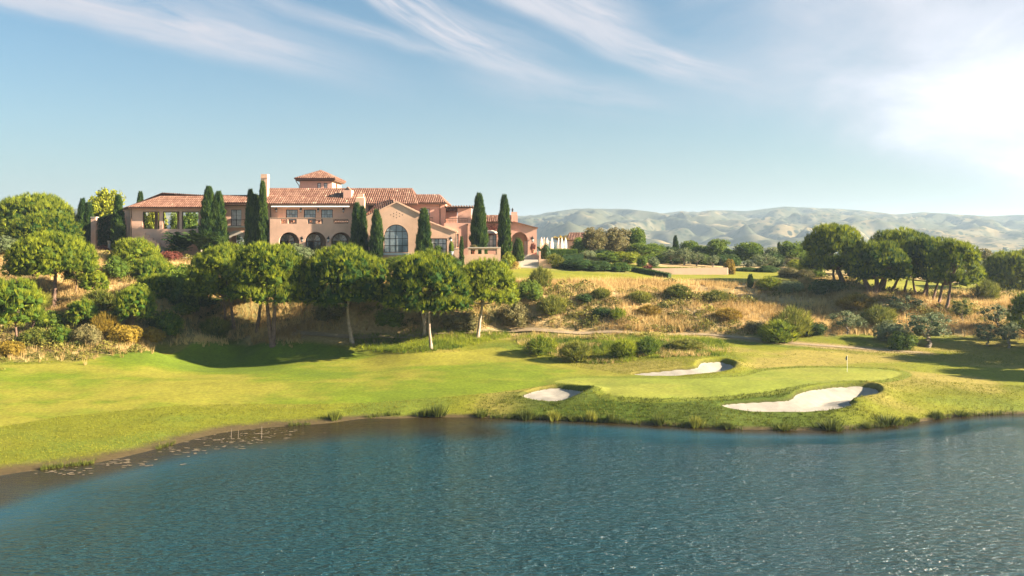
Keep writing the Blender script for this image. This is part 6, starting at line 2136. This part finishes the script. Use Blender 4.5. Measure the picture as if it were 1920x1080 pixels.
tag(link('dry_grass', np_mesh('dry_grass', V2, F2, {'tint': T2}), M_STRAW), kind='stuff')
tag(link('tall_green_grass', np_mesh('tall_green_grass', V, F, {'tint': T}), M_PINE2), kind='stuff')


def turf_w(x, y):
    z = zgrid(x, y, GZ)
    w = sstep(z, .08, .3) * (1 - sstep(z, 3.6, 4.6))
    w = w * (1 - np.clip(zgrid(x, y, fe) + zgrid(x, y, ge) + zgrid(x, y, rfe) * .9, 0, 1))
    for bk in BUNKERS: w = w * (sd_poly(x, y, bk['poly']) < -.15)
    return w * (.45 + .55 * sstep(fbm(x / 2.4, y / 1.6, 3, 551), .4, .6)) * sstep(-y, -142, -128)


x, y, z = sample(170000, -75, 85, 74, 142, turf_w)
n = len(x); S = (.10 + .15 * r.random(n)) * (1 + .45 * (GX.max() * 0 + ((x > -4) & (x < 42) & (y < 106))))
bank_shade = 1.3 * ((x > -4) & (x < 40) & (y < 108)).astype(float)  # tufts on the bank below the green get its shade as darker tint
V, F, T = scatter(T_TURF, np.c_[x, y, z - .02], np.c_[r.normal(0, .25, (n, 2)), np.ones(n)], np.c_[S * 1.3, S * 1.3, S], np.clip(.62 - .42 * bank_shade + (fbm(x / 5, y / 3, 3, 552) - .5) * .9 + r.normal(0, .18, n), 0, 1), 553)
tag(link('rough_grass', np_mesh('rough_grass', V, F, {'tint': T}), M_TURF), kind='stuff')

# ---------------------------------------------------------------- reeds at the water's edge
reed = []
for i in range(3):
    rr_ = np.random.default_rng(600 + i); n = 34
    p = rr_.normal(0, .26, (n, 3)); p[:, 2] = 0
    V, F, T = scatter(T_REED, p, np.c_[p[:, :2] * .7, np.ones(n)], np.c_[np.ones((n, 2)), .7 + .5 * rr_.random(n)], np.clip(.45 + rr_.normal(0, .25, n), 0, 1), 601 + i)
    reed.append(np_mesh('reed_clump', V, F, {'tint': T}))
for k, (px, py, s, ww, lab) in enumerate([
    (625, 788, 1.5, 1.0, 'lone reed clump on the left shore, far from the others'),
    (797, 781, 1.3, 1.1, 'squat dark reed clump, left one of the dark pair'),
    (820, 781, 1.6, 1.6, 'largest dark reed clump, right one of the dark pair'),
    (905, 783, 1.2, 1.0, 'small reed clump midway between dark pair and small bunker'),
    (988, 787, 1.5, 1.5, 'full reed clump straight below the small front bunker'),
    (1037, 788, 1.4, 1.4, 'yellowish reed clump below the right tip of the small bunker'),
    (1073, 789, .9, 1.1, 'short dark reed tuft right of the small bunker'),
    (1108, 790, 1.6, 1.1, 'tall thin reeds below the start of the green'),
    (1145, 792, 1.3, .9, 'narrow reed tuft next to the tall thin reeds'),
    (1237, 797, 1.4, .9, 'reed tuft under the shadowed bank of the green'),
    (1305, 801, 1.6, 1.1, 'reed tuft just left of the long front bunker'),
    (1366, 804, .9, 1.0, 'low reeds below the left tip of the long bunker'),
    (1470, 805, .9, 1.4, 'low dark reeds below the middle of the long bunker'),
    (1558, 806, 1.4, 2.0, 'broad dark reeds below the right half of the long bunker'),
    (1625, 803, .8, .9, 'small dark tuft between two broad reed clumps'),
    (1665, 796, 1.3, 2.0, 'broad green reeds right of the long bunker'),
    (1708, 791, .8, .9, 'tiny tuft on the bare right hand shore'),
    (1757, 785, 1.1, 1.2, 'reed clump on the right shore near the bare bank'),
    (1800, 780, .9, 1.1, 'last small reed clump towards the right edge')]):
    b = ground_hit(px, py - 2)
    o = bpy.data.objects.new('reed_clump', with_mat(reed[k % 3], M_REED if k not in (5, 7, 10) else M_BROOM)); col.objects.link(o)
    o.location = (b.x, b.y, max(b.z, 0) - .05); o.scale = (ww * 1.15, ww * 1.0, s * .85); o.rotation_euler = (0, 0, k)
    tag(o, lab, 'reeds', 'reed clumps along the shore')

# fringe of grasses along the right hand shore
sh = np.array([p for p in shore if -45 < p[0] < 70])
t_ = r.random(2600) * (len(sh) - 1); i_ = t_.astype(int); f_ = (t_ - i_)[:, None]
q_ = sh[i_] * (1 - f_) + sh[np.minimum(i_ + 1, len(sh) - 1)] * f_
q_[:, 1] += np.abs(r.normal(0, .38, len(q_))) - .15
k_ = (fbm(q_[:, 0] / 2.2, q_[:, 1] * 0, 3, 561) > np.where(q_[:, 0] < -2, .56, .40)); q_ = q_[k_]; n = len(q_)
S = .22 + .5 * r.random(n) ** 2
V, F, T = scatter(T_REED, np.c_[q_, np.maximum(zgrid(q_[:, 0], q_[:, 1], GZ), 0) - .04], np.c_[r.normal(0, .2, (n, 2)), np.ones(n)], np.c_[S * 1.4, S * 1.4, S], np.clip(.4 + r.normal(0, .25, n), 0, 1), 562)
tag(link('shore_grass', np_mesh('shore_grass', V, F, {'tint': T}), M_REED), kind='stuff')
# floating weed on the left shore
mw_ = plain('floating_weed', (.15, .115, .07), .9, .5, 3)
V = []; F = []
for (px, py, wd, hg, n) in ((440, 826, 70, 16, 60), (345, 846, 40, 9, 26), (240, 868, 75, 10, 40), (130, 884, 70, 8, 26), (520, 812, 60, 9, 26)):
    for i in range(n):
        q = pz(px + r.normal(0, wd / 2), py + r.normal(0, hg / 2.4) - r.normal(0, 1), 0)
        k = len(V); m_ = 7; sx, sy = .12 + .35 * r.random() ** 2, .06 + .14 * r.random()
        V += [(q[0] + math.cos(t * 6.283 / m_) * sx * (.7 + .5 * r.random()), q[1] + math.sin(t * 6.283 / m_) * sy * (.7 + .5 * r.random()), .012 + .004 * (i % 5)) for t in range(m_)]
        F.append(tuple(range(k, k + m_)))
me = bpy.data.meshes.new('floating_weed'); me.from_pydata(V, [], F); tag(link('floating_weed', me, mw_), kind='stuff')
for k, (px, py, hgt, lab) in enumerate([(433, 812, 1.0, 'leftmost thin stake standing in the floating weed'), (446, 811, .8, 'middle thin stake standing in the floating weed'), (490, 812, 1.3, 'tallest thin stake standing in the floating weed')]):
    q = pz(px, py + 10, 0)
    o = MB().tube([(q[0], q[1], -.6), (q[0] + .06, q[1], hgt)], [.035, .02], 6).build('stake', M_BARKO); tag(o, lab, 'stake', 'stakes in the shallows')

# ---------------------------------------------------------------- far tree cover on the plain
far_parts = []
r = np.random.default_rng(700)
n = 420
fy_ = 420 + 1150 * r.random(n) ** .8; fxx = (r.random(n) * 2 - 1) * 1.05 * fy_ * .8
k = fbm(fxx / 120, fy_ / 160, 3, 701) > .46
fxx, fy_ = fxx[k], fy_[k]; zz_ = zgrid(fxx, fy_, GZ)
for a_, b_, c_ in zip(fxx, fy_, zz_):
    w_ = 6 + 9 * r.random(); h_ = w_ * (.55 + .3 * r.random()); t_ = .2 + .5 * r.random()
    for q in range(4):
        v, f = ico((a_ + r.normal(0, w_ * .22), b_ + r.normal(0, w_ * .2), c_ + h_ * (.35 + .3 * r.random())), (w_ * .33, w_ * .33, h_ * .42))
        far_parts.append((v + r.normal(0, .5, v.shape), f, np.full(len(v), t_) + r.normal(0, .1, len(v))))
V, F, T = join(far_parts)
tag(link('distant_woodland', np_mesh('distant_woodland', V, F, {'tint': np.clip(T, 0, 1)}), leafmat('distant_leaves', (.03, .05, .015), (.12, .13, .04), .1)), kind='stuff')

# ================================================================== SMALL THINGS
# flag on the green
b = ground_hit(1588.5, 697.5)
g = empty('golf_flag', b); tag(g, 'thin white flagstick with a small dark flag standing on the putting green', 'flagstick')
MB().tube([(0, 0, -.1), (0, 0, 2.25)], .028, 8).build('pole', M_WHITE, g, local=True)
m_ = MB(); vs = []
for i in range(7):
    t = i / 6
    vs += [(-.03 - .24 * t, .05 * math.sin(t * 5), 2.22 - .3 * t), (-.03 - .18 * t, .05 * math.sin(t * 5), 1.65 - .08 * t)]
m_.add(vs, [(2 * i, 2 * i + 1, 2 * i + 3, 2 * i + 2) for i in range(6)])
m_.build('flag', plain('dark_flag', (.03, .05, .06), .8, .1), g, local=True)
MB().tube([(0, 0, -.02), (0, 0, .012)], .054, 12).build('cup', M_INT, g, local=True)

# closed parasols
def parasol(x, y, zt_, label):
    zb_ = zat(x, y)
    o = empty('closed_parasol', (x, y, zb_)); tag(o, label, 'parasol', 'closed white parasols on the terrace')
    h = zt_ - zb_
    MB().tube([(0, 0, 0), (0, 0, h)], .05, 8).lathe((0, 0, 0), [(.4, 0), (.4, .08), (.08, .14)], 10).build('pole', M_WOOD, o, local=True)
    m_ = MB(); n = 16; prof = [(.10, h - 2.75), (.34, h - 2.6), (.30, h - 1.5), (.17, h - .5), (.04, h + .08)]; vs = []; fs = []
    for a_, zz in prof:
        for k in range(n):
            t = 2 * math.pi * k / n; q = a_ * (1 + (.22 if k % 2 else -.18))
            vs.append((q * math.cos(t), q * math.sin(t), zz))
    for i in range(len(prof) - 1):
        for k in range(n): fs.append((i * n + k, i * n + (k + 1) % n, (i + 1) * n + (k + 1) % n, (i + 1) * n + k))
    m_.add(vs, fs).build('canopy', M_WHITE, o, local=True)


PL = ['leftmost closed white parasol beside the end pavilion', 'second closed parasol from the end pavilion', 'third closed parasol from the end pavilion', 'closed parasol left of the golden date palm trunk',
      'closed parasol straight in front of the golden palm', 'closed parasol just right of the golden palm', 'rightmost closed white parasol']
for px, lab in zip((1015.6, 1020.4, 1026, 1035, 1048, 1053.8, 1061), PL):
    parasol(fx(px, 206), 206 + (px % 3) * .5, fz(445.5, 206), lab)
# terrace chairs behind the parapet
def chair(x, y, z, label, rz):
    o = empty('terrace_chair', (x, y, z)); o.rotation_euler = (0, 0, rz); tag(o, label, 'chair', 'brown chairs on the upper terrace')
    for sx in (-.26, .26):
        for sy in (-.24, .24):
            MB().box(sx - .035, sx + .035, sy - .035, sy + .035, 0, .44 if sy < 0 else 1.0).build('leg', M_WOOD, o, local=True)
    MB().box(-.33, .33, -.32, .32, .44, .52).build('seat', M_POT, o, local=True); MB().box(-.3, .3, .27, .33, .62, 1.05).build('backrest', M_POT, o, local=True)


for px, lab, rz in ((529.5, 'brown chair in the leftmost parapet opening', .3), (545, 'left brown chair of the second parapet opening', -.4), (552, 'right brown chair of the second parapet opening', .5), (583, 'left chair in the middle parapet opening', 0.2), (597, 'right chair in the middle parapet opening', -.3)):
    chair(fx(px, 188.6), 188.6, fz(421.5, 187) + .005, lab, rz)


def planter(label, px, d, y_top, y_bot, potmat, kind, mat, w=1.0, pot=.55):
    zb_ = zat(fx(px, d), d) if y_bot is None else fz(y_bot, d)
    zt_ = fz(y_top, d)
    o = empty('potted_plant', (fx(px, d), d, zb_)); tag(o, label, 'potted plant')
    ph = min(.8, (zt_ - zb_) * .4)
    MB().lathe((0, 0, 0), [(pot * .65, 0), (pot * .95, ph * .8), (pot * 1.08, ph * .82), (pot * 1.08, ph)], 12).build('pot', potmat, o, local=True)
    f = bpy.data.objects.new('foliage', with_mat(kind, mat)); col.objects.link(f); f.parent = o
    f.location = (0, 0, ph - .02); f.scale = (w, w, max(.3, (zt_ - zb_ - ph)) / .85)


planter('tall clipped plant in a grey pot beside the curtained doors', 846, 182.4, 452, 478.5, M_GREYPOT, BALL[0], M_PINE2, 1.1)
planter('loose green plant in a pot before the curtained doors', 821, 182.6, 459, 478.5, M_POT, SHRUB[0], M_BROAD, 1.9)
planter('dark plant in a terracotta pot by the porch', 999.5, 195.0, 455, 474.5, M_POT, SHRUB[1], M_RED, 1.3)
planter('leafy plant in a pot behind the terrace parapet', 889, 183.5, 458, 477, M_POT, SHRUB[2], M_BROWNISH, 2.0)
# boulders on the left slope
for k, (px, py, s, lab) in enumerate([(204, 545, .75, 'larger pinkish boulder between the small pine and the round bush'), (223, 550, .5, 'smaller pinkish boulder right of the larger one')]):
    b = ground_hit(px, py)
    v, f = ico((0, 0, 0), (s, s * .8, s * .7)); v = v + np.random.default_rng(k).normal(0, .12 * s, v.shape)
    o = link('boulder', np_mesh('boulder', v, f), plain('pink_rock', (.45, .27, .2), .95, .3, 2, .5, 5)); o.location = b + Vector((0, 0, s * .3)); tag(o, lab, 'boulder', 'boulders on the left slope')
# small lamp at the beige wall
b = ground_hit(1302, 513.5)
o = empty('garden_lamp', b); tag(o, 'little domed garden lamp at the foot of the beige wall', 'lamp')
MB().lathe((0, 0, 0), [(.06, 0), (.06, .45)], 8).build('post', M_DARK, o, local=True)
MB().lathe((0, 0, .42), [(.30, 0), (.28, .12), (.18, .25), (.03, .31)], 12).build('shade', M_DARK, o, local=True)
